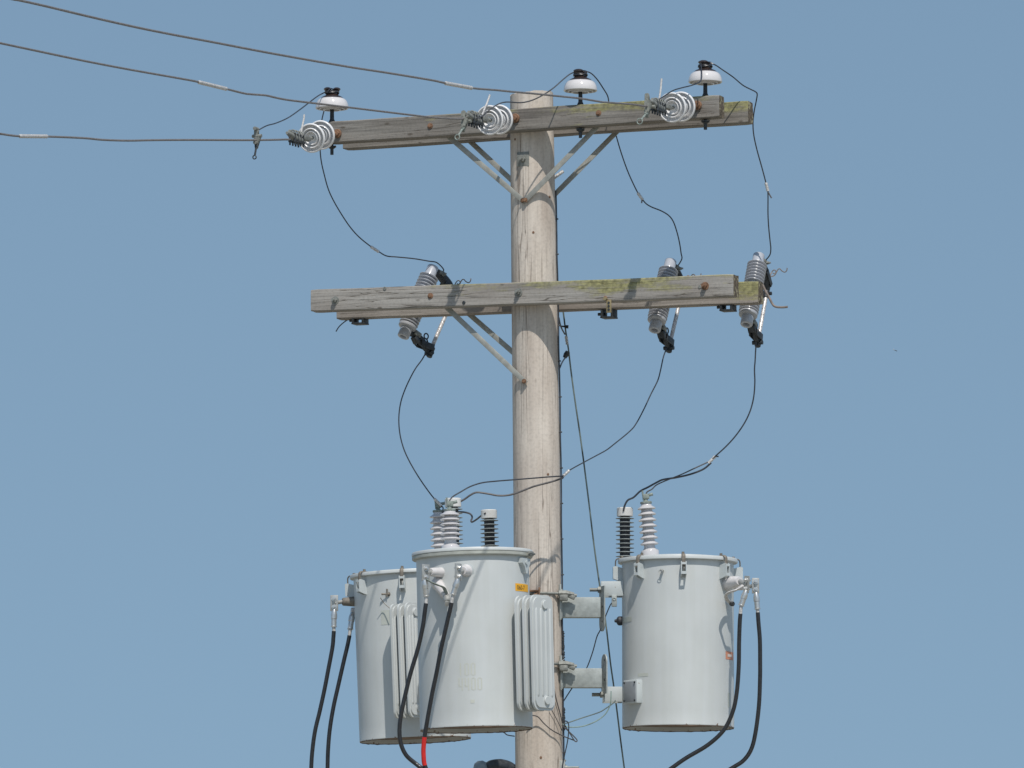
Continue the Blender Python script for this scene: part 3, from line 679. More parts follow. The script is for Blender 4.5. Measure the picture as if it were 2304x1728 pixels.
def bushing(parent, M, n=7, pitch=.038, r=.060, lean=(0, 0), h0=.03, m=None):
    Mb = M @ Matrix.Rotation(lean[0], 4, 'Y') @ Matrix.Rotation(lean[1], 4, 'X')
    pr = [(.058, -.06), (.058, h0 - .004), (.055, h0), (.046, h0 + .004), (.037, h0 + .016), (.036, h0 + .03)]
    z = h0 + .036
    for k in range(n):
        top_ = (k == n - 1)
        pr += [(.036, z), (.040, z + .002), (r - .006, z + .001), (r, z + .005), (r - .003, z + .010), (.050, z + .014), (.041 if not top_ else .038, z + .022), (.036 if not top_ else .033, z + .030)]
        z += pitch
    pr += [(.033, z), (0, z)]
    bm = B(); lathe(bm, pr, Mb, 36); o = obj('bushing', bm, m or M_PORCB, parent, ang=50)
    zt = z
    bm = B(); lathe(bm, [(0, zt - .002), (.036, zt - .002), (.038, zt + .003), (.036, zt + .012), (.018, zt + .014), (.012, zt + .02), (.012, zt + .05), (0, zt + .052)], Mb, 20)
    box(bm, Mb @ Matrix.Translation((.003, 0, zt + .045)), .040, .030, .034, .005); cyl(bm, Mb @ Vector((.01, 0, zt + .05)), Mb @ Vector((.048, 0, zt + .058)), .010, 8)
    cyl(bm, Mb @ Vector((-.014, -.005, zt + .02)), Mb @ Vector((-.018, -.005, zt + .085)), .006, 8)
    obj('terminal', bm, M_PATINA, o); return o, Mb @ Vector((0, 0, zt + .05))
def arrester(parent, M, n=13, pitch=.0275, foot=True):
    """M at the cap top"""
    bm = B(); lathe(bm, [(0, -.058), (.050, -.058), (.0525, -.055), (.0525, -.006), (.048, -.001), (0, 0)], M, 32)
    cap = None
    pr = [(.030, -.060)]; z = -.064
    for k in range(n):
        pr += [(.033, z), (.0345, z - .001), (.060, z - .0065), (.0605, z - .0075), (.059, z - .0085), (.036, z - .0075), (.034, z - .009)]; z -= pitch
    pr += [(.033, z), (0, z)]
    b2 = B(); lathe(b2, pr, M, 32)
    # the sheds are grey, the core between them dark
    for f in b2.faces:
        c_ = f.calc_center_median(); loc = M.inverted() @ c_
        f.material_index = 1 if math.hypot(loc.x, loc.y) < .0348 else 0
    o = obj('surge_arrester', b2, [M_SHED, M_CORE], parent, ang=30)
    obj('cap', bm, M_CAP, o)
    if not foot: return o
    b3_ = B(); e = M @ Vector((0, 0, z)); cyl(b3_, e + Vector((0, 0, .01)), e - Vector((0, 0, .03)), .02, 12)
    pc_ = parent_center[0] @ Vector((0, 0, 0)); tgt = Vector((pc_.x, pc_.y, e.z - .02)); d_ = (tgt - e); d_.z = 0
    L_ = max(d_.length - .355, .05); dd = d_.normalized()
    box(b3_, at(e + dd * L_ / 2 - Vector((0, 0, .02)), dd, Vector((0, 0, 1))), .006, .05, L_ + .06, .001)
    obj('arrester_bracket', b3_, M_GALV, o)
    return o
parent_center = [None]
def lid_clamp(parent, M, phi, R, ztop):
    fr = M @ Matrix.Rotation(phi, 4, 'Z')              # local -y outward
    bm = B(); hw = .015
    poly = [(R - .004, ztop - .118), (R + .022, ztop - .112), (R + .060, ztop - .098), (R + .060, ztop - .022), (R + .045, ztop - .016), (R - .004, ztop - .030)]
    for s_ in (-1, 1):
        Mx = fr @ Matrix(((0, 0, 1, s_ * hw), (-1, 0, 0, 0), (0, 1, 0, 0), (0, 0, 0, 1)))
        prism(bm, poly, Mx, .006)
    for za, zb in ((ztop - .098, ztop - .080), (ztop - .036, ztop - .022)):
        box(bm, fr @ Matrix.Translation((0, -(R + .0585), (za + zb) / 2)), .0235, .005, zb - za)
    o = obj('lid_clamp', bm, M_PAINT2, parent, ang=30)
    bm = B()
    c_ = [(R - .030, ztop + .030), (R - .005, ztop + .034), (R + .020, ztop + .034), (R + .037, ztop + .027), (R + .043, ztop + .008), (R + .043, ztop - .05)]
    tube(bm, [fr @ Vector((0, -r_, z)) for r_, z in c_], .012, 8, smooth=4, ratio=.35)
    cyl(bm, fr @ Vector((0, -(R + .0), ztop + .034)), fr @ Vector((0, -(R + .0), ztop + .050)), .009, 6)
    obj('strap', bm, M_STRAP, o)
def panel_mesh(Mp, H_, w_=.234):
    """Mp: local x across, y outward normal, z up; origin bottom centre"""
    bm = B(); r_ = min(.055, w_ * .28); poly = []
    for cx, cz, a0 in ((w_ / 2 - r_, r_, -90), (w_ / 2 - r_, H_ - r_, 0), (-w_ / 2 + r_, H_ - r_, 90), (-w_ / 2 + r_, r_, 180)):
        for k in range(7): a = rad(a0 + 15 * k); poly.append((cx + r_ * math.cos(a), cz + r_ * math.sin(a)))
    T = Mp @ Matrix(((1, 0, 0, 0), (0, 0, 1, 0), (0, 1, 0, 0), (0, 0, 0, 1)))
    prism(bm, poly, T, .014)
    inner = [((x) * .88, H_ / 2 + (z - H_ / 2) * .955) for x, z in poly]
    prism(bm, inner, T, .032)
    for k in range(4):
        x = -w_ / 2 + w_ * (k + .5 + .0) / 4 * .86 + w_ * .07
        tube(bm, [Mp @ Vector((x, 0, z)) for z in (.075, .085, .10, H_ - .10, H_ - .085, H_ - .075)], [.010, .018, .0215, .0215, .018, .010], 14, smooth=1)
    for z in (.062, H_ - .062):
        lathe(bm, [(0, -.018), (.030, -.018), (.045, -.011), (.05, -.008), (.05, .008), (.045, .011), (.030, .018), (0, .018)], Mp @ Matrix.Translation((.012, 0, z)) @ Matrix.Rotation(rad(-90), 4, 'X'), 24)
    return bm
def radiator(parent, M, cx, cy, zb, H_, phin, n=3, sp=.058, w_=.234, skin=None):
    nx, ny = math.sin(phin), -math.cos(phin)
    for k in range(n):
        Mp = M @ Matrix.Translation((cx + nx * sp * k, cy + ny * sp * k, zb)) @ Matrix(((-ny, nx, 0, 0), (nx, ny, 0, 0), (0, 0, 1, 0), (0, 0, 0, 1)))
        obj('radiator_panel', panel_mesh(Mp, H_, w_), M_PAINT, parent, ang=40)
    bm = B()
    for z in (zb + .062, zb + H_ - .062):
        ex, ey = -ny * .012, nx * .012
        cyl(bm, M @ Vector((cx + ex + nx * sp * (n - 1), cy + ey + ny * sp * (n - 1), z)), M @ Vector((cx + ex, cy + ey, z)), .028, 20)
        cyl(bm, M @ Vector((cx + ex + nx * (sp * (n - 1) + .02), cy + ey + ny * (sp * (n - 1) + .02), z)), M @ Vector((cx + ex + nx * (sp * (n - 1) + .027), cy + ey + ny * (sp * (n - 1) + .027), z)), .028, 20, bev=.004)
        # elbow back to the tank wall
        rr = math.hypot(cx, cy); tgt = Vector((cx / rr * .345, cy / rr * .345, z))
        e0 = M @ Vector((cx + ex, cy + ey, z)); e1 = M @ tgt; tube(bm, [e0, e0.lerp(e1, .5), e1], .026, 14, smooth=3)
    obj('radiator_header', bm, M_PAINT, parent)
def lv_bushing(parent, base, tip, r0=.030, r1=.023, m=None, flange=True):
    d_ = (tip - base); L_ = d_.length; Mb = at(base, d_)
    bm = B(); lathe(bm, [(0, -.02), (r0 + .004, -.02), (r0 + .004, .010), (r0, .014), (r0 * .93, L_ * .4), (r1, L_ - .006), (r1 - .004, L_), (0, L_)], Mb, 26)
    o = obj('secondary_bushing', bm, m or M_PORC, parent)
    if flange:
        bm = B(); lathe(bm, [(0, -.015), (r0 + .012, -.015), (r0 + .014, -.002), (r0 + .004, .002), (0, .002)], Mb, 26); obj('flange', bm, M_PAINT2, o)
    return o
def spade(parent, pc_, nrm, h=.095, w_=.044, tilt=0.0, stud_to=None, bolts=True):
    """upright two-hole terminal plate, facing nrm"""
    bm = B(); up = (Vector((0, 0, 1)) + Vector((1, 0, 0)) * tilt).normalized(); Mq = at(pc_, nrm, up.cross(nrm) * -1)
    box(bm, Mq, w_, h, .008, .002)
    if stud_to is not None: cyl(bm, pc_, stud_to, .013, 12)
    o = obj('terminal_plate', bm, M_TIN, parent)
    for k in (-1, 1):
        b_ = B(); q_ = Mq @ Vector((0, k * h * .25, 0)); n_ = nrm.normalized()
        cyl(b_, q_ - n_ * .006, q_ + n_ * .009, .0165, 16); cyl(b_, q_ - n_ * .022, q_ + n_ * .022, .0105, 6, bev=.002); cyl(b_, q_ - n_ * .03, q_ + n_ * .028, .006, 10)
        obj('bolt', b_, M_ALU, o)
def tank(parent, M, R, H, bottom=.035):
    bm = B(); pr = [(R - .004, bottom), (R - .004, 0), (R, .0), (R + .0012, .004), (R, .010)]
    for k in range(1, 16): pr.append((R, .01 + (H - .01) * k / 15))
    lathe(bm, pr, M, 96)
    o = obj('tank', bm, M_PAINT, parent, M=None)
    return o
def tank2(parent, M, R, H):
    """tank mesh in its own frame so that rust sits at its foot"""
    I = Matrix.Identity(4); bm = B()
    pr = [(R - .005, .03), (R - .005, 0), (R, .0), (R + .001, .003), (R, .008)] + [(R, .008 + (H - .008) * k / 12) for k in range(1, 13)]
    lathe(bm, pr, I, 96); obj('tank', bm, M_PAINT, parent, M)
    bm = B(); lathe(bm, [(R - .0045, -.004), (R - .002, -.0035), (R - .0052, .029), (R * .6, .021), (0, .018)], I, 96)
    for v in bm.verts:
        rr = math.hypot(v.co.x, v.co.y)
        if rr > R - .01 and v.co.z < 0: v.co.z -= abs(noise.noise(v.co * 30)) * .006
    obj('tank_bottom', bm, M_UNDER, parent, M)
def dome_lid(parent, M, R, z, dome=.028, bead=.016, m=None):
    bm = B()
    pr = [(R - .03, z - bead), (R, z - bead), (R + .0035, z - bead + .003), (R + .004, z + bead * .4), (R, z + bead)]
    for k in range(1, 9): a = k / 8; pr.append(((R - .004) * (1 - a), z + bead + dome * math.sin(a * math.pi / 2)))
    pr[-1] = (0, z + bead + dome)
    lathe(bm, pr, M, 96); return obj('lid', bm, m or M_PAINT, parent)

# ---- right transformer
BR = P(1526, 1638, 0.10)
TR = thing('pole_transformer', 'pale grey tank hung right of the pole, without cooling fins', 'transformer', BR, 'pole mounted transformers')
MR = place_M(1526, 1638, .10, 0); parent_center[0] = MR; RR = .361; HR = 1.065
tank2(TR, MR, RR, HR)
dome_lid(TR, MR, .384, HR + .012, .030, .013)
for k in range(8): lid_clamp(TR, MR, rad(-86 + 45 * k), RR, HR - .005)
oB, tB = bushing(TR, MR @ Matrix.Translation((-.178, -.02, HR + .052)), 7, .0385, lean=(rad(-4.5), 0))
arrester(TR, Matrix.Translation(P(1406, 1142, .20)), 10, foot=False)
for py0, py1, px0, px1 in ((1309, 1342, 1353, 1402), (1546, 1580, 1357, 1400)):
    bm = B(); c_ = P((px0 + px1) / 2, (py0 + py1) / 2, .07); h_ = (py1 - py0) / 350
    for dy in (-.05, .10): box(bm, Matrix.Translation(c_ + Vector((0, dy, 0))), (px1 - px0) / 350, .007, h_, .001)
    box(bm, Matrix.Translation(c_ + Vector((-(px1 - px0) / 700, .025, 0))), .007, .157, h_, .001)
    obj('hanging_lug', bm, M_PAINT2, TR)
for px, py, l_ in ((1345, 1327, 24), (1350, 1563, 20)):
    bm = B(); a = P(px + 10, py, .03); hexbolt(bm, a, Vector((-1, 0, 0)), .022, .026, .028, stud=.055)
    obj('lug_bolt', bm, M_CAST, TR)
# hanging tab with slot under the upper lug
bm = B(); c_ = P(1382, 1352, .01); box(bm, Matrix.Translation(c_), .034, .03, .075, .004); torus(bm, at(c_ + Vector((0, -.016, .012)), Vector((0, -1, 0))), .009, .004, 12, 6); obj('ground_tab', bm, M_GALV, TR)
# relief valve
bm = B(); a = MR @ cp(rad(-90), RR - .004, 0); a.z = P(1395, 1397, .1).z; lathe(bm, [(0, 0), (.026, 0), (.030, .008), (.030, .026), (.022, .036), (.012, .040), (.009, .052), (0, .054)], at(a, Vector((-1, 0, 0))), 20); obj('relief_valve', bm, M_CORE, TR)
# plug with ring
bm = B(); a = MR @ cp(rad(-17), RR, 0); a.z = P(1489, 1284, -.25).z; d_ = (MR.to_3x3() @ cp(rad(-17), 1, 0)); cyl(bm, a, a + d_ * .03, .009, 12); torus(bm, at(a + d_ * .03 + Vector((-.004, 0, -.008)), d_), .012, .0022, 16, 6); obj('plug', bm, M_TIN, TR)
# nameplate box
fr = MR @ Matrix.Rotation(rad(-52), 4, 'Z'); zc = (P(1428, 1556, -.15).z - MR.translation.z)
bm = B(); box(bm, fr @ Matrix.Translation((0, -(RR + .012), zc)), .135, .05, .150, .004); o = obj('plate_frame', bm, M_PAINT2, TR)
bm = B(); box(bm, fr @ Matrix.Translation((0, -(RR + .0395), zc)), .116, .004, .130, .001); o2 = obj('nameplate', bm, M_GREY, o)
for sx_ in (-1, 1):
    for sz_ in (-1, 1): bm = B(); a = fr @ Vector((sx_ * .053, -(RR + .0410), zc + sz_ * .058)); cyl(bm, a, a + (fr.to_3x3() @ Vector((0, -1, 0))) * .006, .006, 8); obj('screw', bm, M_DARKST, o)
lab = obj('orange_label', patch(RR, rad(56.5), rad(77), P(1640, 1483, -.1).z - MR.translation.z, P(1640, 1465, -.1).z - MR.translation.z), M_ORG, TR, MR)
obj('worn_print', patch(RR + .0014, rad(60), rad(71), P(1640, 1477, -.1).z - MR.translation.z, P(1640, 1471, -.1).z - MR.translation.z), M_WHITEINK, lab, MR)
obj('old_sticker_mark', patch(RR, rad(-47), rad(-33.5), P(1430, 1524, -.1).z - MR.translation.z, P(1430, 1516.5, -.1).z - MR.translation.z), M_GHOST2, TR, MR)
obj('old_sticker_mark', patch(RR, rad(-80), rad(-57), P(1410, 1398, -.1).z - MR.translation.z, P(1410, 1387, -.1).z - MR.translation.z), M_GHOST2, TR, MR)
obj('old_sticker_mark', patch(RR, rad(61), rad(66), P(1640, 1590, -.1).z - MR.translation.z, P(1640, 1558, -.1).z - MR.translation.z), M_GHOST2, TR, MR)
# secondary bushings on the right
b0 = P(1638, 1312, -.10); tp0 = P(1664, 1307, -.22)
lv_bushing(TR, b0 + (b0 - tp0).normalized() * .02, tp0, .046, .030)
pl = P(1680, 1315, -.27); spade(TR, pl, Vector((-.80, -.60, 0)), .11, .05, tilt=.18, stud_to=tp0)
b0 = P(1655, 1318, .10); tp0 = P(1684, 1320, .07); lv_bushing(TR, b0 - Vector((.03, 0, 0)), tp0)
pl = P(1700, 1318, .02); spade(TR, pl, Vector((.1, -1, 0)), .10, .048, stud_to=tp0)
bm = B(); tube(bm, path([(1669, 1320, -.28), (1655, 1328, -.32), (1640, 1333, -.30), (1633, 1340, -.27), (1636, 1349, -.20), (1643, 1356, -.14)]), .0125, 10, ratio=.6); o = obj('ground_strap', bm, M_SLEEVE, TR)
bm = B(); a = P(1645, 1358, -.13); cyl(bm, a, a + Vector((.01, -.03, -.005)), .016, 14, bev=.004); cyl(bm, a + Vector((0, .04, 0)), a, .010, 10); obj('strap_bolt', bm, M_DARKST, o)

# ---- middle transformer (in front of the pole)
YM = -.86
BM = P(1072, 1641, YM)
TM = thing('pole_transformer', 'pale grey finned tank in front of the pole with a yellow number label', 'transformer', BM, 'pole mounted transformers')
MM = place_M(1072, 1641, YM, rad(1.4)); parent_center[0] = MM; RM = .356; HM = 1.095
tank2(TM, MM, RM, HM)
bm = B(); z = HM
lathe(bm, [(RM - .01, z - .020), (.376, z - .020), (.382, z - .014), (.382, z + .002), (.376, z + .006), (RM - .01, z + .006)], MM, 96); o = obj('lid_band', bm, M_BAND, TM)
dome_lid(TM, MM, .380, HM + .017, .022, .011)
fr = MM @ Matrix.Rotation(rad(72), 4, 'Z')             # band bolt and lifting lug
bm = B(); box(bm, fr @ Matrix.Translation((0, -.388, HM - .002)), .07, .02, .03, .003); cyl(bm, fr @ Vector((-.06, -.394, HM + .0)), fr @ Vector((.06, -.394, HM + .0)), .007, 8); obj('band_bolt', bm, M_CAST, TM)
bm = B(); frl = MM @ Matrix.Rotation(rad(64), 4, 'Z'); Mx = frl @ Matrix(((1, 0, 0, 0), (0, 0, -1, -RM - .010), (0, 1, 0, HM - .12), (0, 0, 0, 1)))
prism(bm, [(-.062, .085), (.052, .085), (.052, .055), (.03, .035), (.012, -.01), (-.012, -.01), (-.03, .035), (-.062, .055)], Mx, .03); a = frl @ Vector((-.01, -RM - .027, HM - .062)); cyl(bm, a, a + (frl.to_3x3() @ Vector((0, -1, 0))) * .006, .014, 14)
obj('lifting_lug', bm, M_PAINT2, TM)
oB2, tB2 = bushing(TM, MM @ Matrix.Translation((-.135, -.06, HM + .038)), 6, .0305, r=.064)
arrester(TM, Matrix.Translation(P(1019, 1121, -.45)) @ Matrix.Rotation(rad(1.5), 4, 'Y').inverted(), 12)
radiator(TM, MM, .330, -.240, .09, .725, rad(55))
zz = lambda py, y: P(1100, py, y).z - MM.translation.z
yl = obj('number_label', patch(RM, rad(48.5), rad(76), zz(1332.5, YM - .2), zz(1315.5, YM - .2)), M_YEL, TM, MM, label='yellow label reading 060-7')
wraptext('060-7', rad(50.8), zz(1329.5, YM - .2), .042, RM + .0022, yl, MM, M_INK, sx=.92)
def stencil(txt, phi0, z0, parent, M, R, w_=.030, h_=.080, st=.0085, gap=.010):
    strokes = {'0': ((0, st * .6, st, h_ - st * .6), (w_ - st, st * .6, w_, h_ - st * .6), (st * 1.0, 0, w_ - st * 1.0, st * .8), (st * 1.0, h_ - st * .8, w_ - st * 1.0, h_)),
               '1': ((w_ * .35, 0, w_ * .35 + st, h_),), '4': ((0, h_ * .30 + st, st * .9, h_), (0, h_ * .30, w_ - st * 1.3, h_ * .30 + st * .8), (w_ - st * 1.2, 0, w_ - st * .2, h_))}
    for k, ch in enumerate(txt):
        bm = B()
        for x0, y0, x1, y1 in strokes[ch]:
            x0 += k * (w_ + gap); x1 += k * (w_ + gap); n_ = 4; a = []
            for i_ in range(n_ + 1):
                f_ = phi0 + (x0 + (x1 - x0) * i_ / n_) / R
                a.append([bm.verts.new(cp(f_, R + d_, z0 + y)) for d_, y in ((0, y0), (.0008, y0), (.0008, y1), (0, y1))])
            for p_, q_ in zip(a[:-1], a[1:]):
                for m_ in range(4): n2 = (m_ + 1) % 4; bm.faces.new((p_[m_], q_[m_], q_[n2], p_[n2]))
        obj('faded_numeral', bm, M_GHOST, parent, M)
stencil('100', rad(-17.0), zz(1520, YM - .35), TM, MM, RM)
stencil('4400', rad(-17.0), zz(1553, YM - .35), TM, MM, RM)
obj('old_sticker_mark', patch(RM, rad(-5), rad(-1), zz(1582, YM - .35), zz(1574, YM - .35)), M_GHOST, TM, MM)
# secondary bushings (three) on its front left
b0 = MM @ cp(rad(-38), RM - .005, 0); b0.z = P(982, 1288, -1.14).z; tA = P(968, 1287, -1.235)
lv_bushing(TM, b0, tA, .034, .026); pA = P(957.5, 1289, -1.27); spade(TM, pA, Vector((.55, -.83, 0)), .108, .056, stud_to=tA)
b0 = MM @ cp(rad(-10), RM - .005, 0); b0.z = P(1046, 1284, -1.21).z; tA = P(1041, 1284, -1.275)
lv_bushing(TM, b0, tA, .036, .028); pB_ = P(1031, 1287, -1.33); spade(TM, pB_, Vector((.72, -.69, 0)), .108, .056, stud_to=tA)
b0 = MM @ cp(rad(-25), RM - .005, 0); b0.z = P(1000, 1322, -1.16).z; tA = P(1005, 1352, -1.27)
b0 = P(985, 1314, -1.145); lv_bushing(TM, b0, P(1004, 1342, -1.235), .036, .026, flange=False); bm = B(); cyl(bm, P(1003, 1341, -1.232), P(1008, 1354, -1.27), .022, 14, bev=.005); cyl(bm, P(1005, 1357, -1.29), P(1006, 1359, -1.31), .016, 8); obj('neutral_stud', bm, M_TIN, TM)
bm = B(); tube(bm, path([(962, 1305, -1.28), (972, 1311, -1.30), (984, 1316, -1.30), (998, 1322, -1.27), (1004, 1335, -1.25)]), .020, 8, ratio=.25); obj('neutral_strap', bm, M_PATINA, TM)

# ---- left transformer (behind)
YL = .80
BL = P(934.5, 1665, YL)
TL = thing('pole_transformer', 'pale grey finned tank on the left, partly hidden behind the middle one', 'transformer', BL, 'pole mounted transformers')
ML = place_M(934.5, 1665, YL, rad(2.3)); parent_center[0] = ML; RL = .365; HL = 1.07
tank2(TL, ML, RL, HL)
dome_lid(TL, ML, .386, HL + .012, .020, .012)
for k in range(8): lid_clamp(TL, ML, rad(-98 + 46 * k), RL, HL - .005)
oB3, tB3 = bushing(TL, Matrix.Translation(P(990, 1263, YL + .02)) @ Matrix.Rotation(rad(2), 4, 'Y').inverted(), 7, .0385, h0=.02)
arrester(TL, Matrix.Translation(P(1100, 1147, YL - .40)) @ Matrix.Rotation(rad(1.5), 4, 'Y').inverted(), 13)
radiator(TL, ML, -.079, -.452, .115, .745, rad(55), w_=.15)
b0 = ML @ cp(rad(-90), RL - .01, 0); b0.z = P(790, 1353, YL).z; tA = P(770, 1354, YL - .02)
lv_bushing(TL, b0, tA, .036, .026, m=M_STRAP); spade(TL, P(752, 1357, YL - .05), Vector((-.1, -1, 0)), .105, .052, stud_to=tA)
b0 = ML @ cp(rad(-110), RL - .01, 0); b0.z = P(800, 1373, YL).z; lv_bushing(TL, b0, P(789, 1374, YL + .10), .03, .022)
bm = B(); a = ML @ cp(rad(-27), RL, 0); a.z = P(860, 1338, YL - .3).z; d_ = ML.to_3x3() @ cp(rad(-32), 1, 0)
cyl(bm, a, a + d_ * .015, .016, 14); cyl(bm, a + d_ * .015, a + d_ * .028, .010, 8); e = a + d_ * .03
cyl(bm, e + Vector((0, 0, .034)), e - Vector((0, 0, .018)), .006, 8, r2=.004); cyl(bm, e - Vector((.036, 0, 0)), e + Vector((.018, 0, 0)), .007, 8, r2=.004)
tube(bm, path([(856, 1345, YL - .38), (865, 1358, YL - .36), (880, 1371, YL - .40)]), .0025, 6); obj('tap_handle', bm, M_STRAP, TL)
obj('old_sticker_mark', patch(RL, rad(-31), rad(-14), P(855, 1396, .2).z - ML.translation.z, P(855, 1363, .2).z - ML.translation.z), M_GHOST2, TL, ML)

# ------------------------------------------------------------ secondary cables with crimped lugs
def cable(lug, bare, pts, label, red=None, r=.0138):
    """lug: list of points from palm to barrel end; bare: end of the bare strands"""
    t = thing('secondary_cable', label, 'cable', P(*lug[0]), 'thick black secondary cables')
    L_ = path(lug); bm = B(); d_ = (L_[-1] - L_[0])
    k0 = L_[0]; kn = L_[-1]
    tube(bm, [k0, k0.lerp(kn, .12), k0.lerp(kn, .30), k0.lerp(kn, .34), k0.lerp(kn, .52), k0.lerp(kn, .54), k0.lerp(kn, .93), k0.lerp(kn, .95), kn],
         [.011, .016, .0205, .0205, .0205, .0175, .0175, .0200, .0195], 16, smooth=1)
    obj('lug', bm, M_ALU, t)
    full = path([lug[-1], bare] + pts[1:] if False else [lug[-1], bare]); bm = B()
    tube(bm, [full[0], full[1] + (full[1] - full[0]) * .15], .0115, 12, smooth=1); obj('bare_strands', bm, M_SLEEVE, t)
    Q = crom(path([bare] + pts), 6)
    if red:
        za, zb = P(950, red[0], -1.3).z, P(950, red[1], -1.3).z
        s1 = [q for q in Q if q.z >= za - .01]; s2 = [q for q in Q if zb - .01 <= q.z <= za + .01]; s3 = [q for q in Q if q.z <= zb + .01]
        bm = B(); tube(bm, s1, r, 14, smooth=1); obj('insulation', bm, M_RUBBER, t)
        bm = B(); tube(bm, s2, r * 1.08, 14, smooth=1); obj('tape', bm, M_RED, t)
        bm = B(); tube(bm, s3, r, 14, smooth=1); obj('insulation', bm, M_RUBBER, t)
    else:
        bm = B(); tube(bm, Q, r, 14, smooth=1); obj('insulation', bm, M_RUBBER, t)
    return t
cable([(752, 1371, YL - .06), (751.5, 1378), (751, 1411, YL - .06)], (751.2, 1420, YL - .06),
      [(750, 1436), (747.8, 1458), (738.3, 1508.5), (730, 1551.9), (719.3, 1600.7), (709, 1644), (703, 1687.5), (700.3, 1728), (699, 1800), (700, 1950), (705, 2200, YL)], 'leftmost thick black cable hanging from the left tank')
cable([(793, 1378, YL + .05), (789, 1400), (788, 1416, YL + .02)], (786.3, 1430, YL + .02),
      [(782, 1452), (775, 1481.4), (761.4, 1541), (750.5, 1589.9), (742.4, 1638.7), (738.3, 1684.8), (737, 1728), (736, 1800), (738, 1950), (742, 2200, YL)], 'second thick black cable from the left, close beside the left tank')
cable([(955, 1304, -1.285), (957, 1320), (959, 1342, -1.27)], (958.5, 1357.5, -1.27),
      [(956, 1375), (951.2, 1410), (940.4, 1459), (924, 1514), (913.3, 1557.3), (903.8, 1600.7), (898.8, 1638.7), (901.5, 1671.2), (913.3, 1698.4), (935, 1718), (956, 1733, -1.2), (1010, 1765, -1.0), (1100, 1830, -.7), (1150, 1950, -.4), (1165, 2200, -.25)], 'black cable in front of the middle tank that bends right at the bottom')
cable([(1030, 1302, -1.345), (1025, 1320), (1019.5, 1338, -1.335)], (1016, 1356, -1.33),
      [(1013, 1370), (1005.5, 1403), (992, 1462), (983, 1510), (973, 1557.3), (964.5, 1603.4), (957.5, 1644), (953.8, 1671.2), (953, 1698.4), (958, 1728), (985, 1775, -1.2), (1060, 1850, -.8), (1130, 1960, -.4), (1150, 2200, -.25)], 'black cable in front of the middle tank marked with red tape', red=(1657, 1722))
cable([(1679, 1328, -.275), (1673, 1345), (1667.5, 1363, -.27)], (1666, 1381, -.27),
      [(1664.5, 1400), (1663, 1443.5), (1662, 1502.3), (1657.3, 1561), (1647.9, 1603.4), (1627.9, 1643.3), (1592.6, 1676.2), (1545.6, 1704.4), (1515, 1725.6), (1470, 1760, -.2), (1400, 1830, -.1), (1330, 1960, 0), (1300, 2200, .1)], 'black cable curving left under the right tank')
cable([(1701, 1333, .01), (1703, 1350), (1704.5, 1371, .01)], (1705, 1378, .01),
      [(1706.5, 1400), (1709.7, 1440), (1710.3, 1490), (1710.1, 1525.8), (1707.8, 1584.5), (1700.7, 1643.3), (1691.3, 1683.3), (1674.9, 1709), (1651.4, 1725.6), (1600, 1755), (1500, 1810), (1380, 1900), (1320, 2000), (1295, 2200, .1)], 'rightmost black cable, hanging clear of the right tank')

# ------------------------------------------------------------ drop wires from cutouts to transformers
yk = lambda M: M.y
tb = lambda p_: p_.y
G2 = 'drop wires from the cutouts to the transformers'
jumper([([H1, (949, 810), (935.5, 828.2), (923.4, 850), (911.3, 876.4), (901.7, 905.4), (897.4, 939), (899.3, 972.9), (906.5, 1004), (918.6, 1033), (937.9, 1067), (957.2, 1095.9), (976.4, 1121.2), (993, 1137.5), (997, 1145), (992, 1158, YL)], M_JUMP, None),
        ([(995, 1152, YL), (1015, 1152, YL), (1039.5, 1152), (1054.4, 1154.7), (1060.4, 1158.7), (1062.4, 1164.7), (1059.9, 1171.6), (1062.5, 1174.5), (1072.3, 1168.7), (1083.3, 1160), (1092.5, 1154.7, YL - .45)], M_JUMPG, .0060)],
       'drop wire bowing left from the left cutout to the left tank', [((977, 1122, YL), (993, 1138, YL))], group=G2)
jumper([([H2, (1493, 802), (1486.3, 832.6), (1479.8, 856.4), (1464.6, 886.8), (1449.4, 919.4), (1432, 952), (1416.9, 970.4), (1380, 1000.7), (1363.3, 1013.3), (1340, 1026), (1312.4, 1040.8), (1281, 1058.4), (1267, 1071, -.45)], M_JUMP, None),
        ([(1267, 1071, -.45), (1235, 1073), (1205.5, 1075.4), (1152.5, 1079.7), (1116.3, 1082.6), (1085, 1086.2), (1058.4, 1094.6), (1036.7, 1106.7), (1018.6, 1117.6), (1011.4, 1127.2), (1009, 1137, -.92)], M_JUMP, .0045),
        ([(1267, 1073, -.45), (1263.4, 1076.6), (1236.8, 1085), (1200.7, 1094.6), (1169.3, 1106.7), (1145.2, 1113.9), (1121, 1115), (1097, 1110.8), (1072.9, 1107.9), (1058.4, 1113.9), (1046.4, 1122.4), (1035, 1129, -.46)], M_JUMPG, .0062)],
       'drop wire from the middle cutout, crossing the pole to the middle tank', [((1281, 1058.4, -.44), (1267.5, 1070.5, -.45))], group=G2)
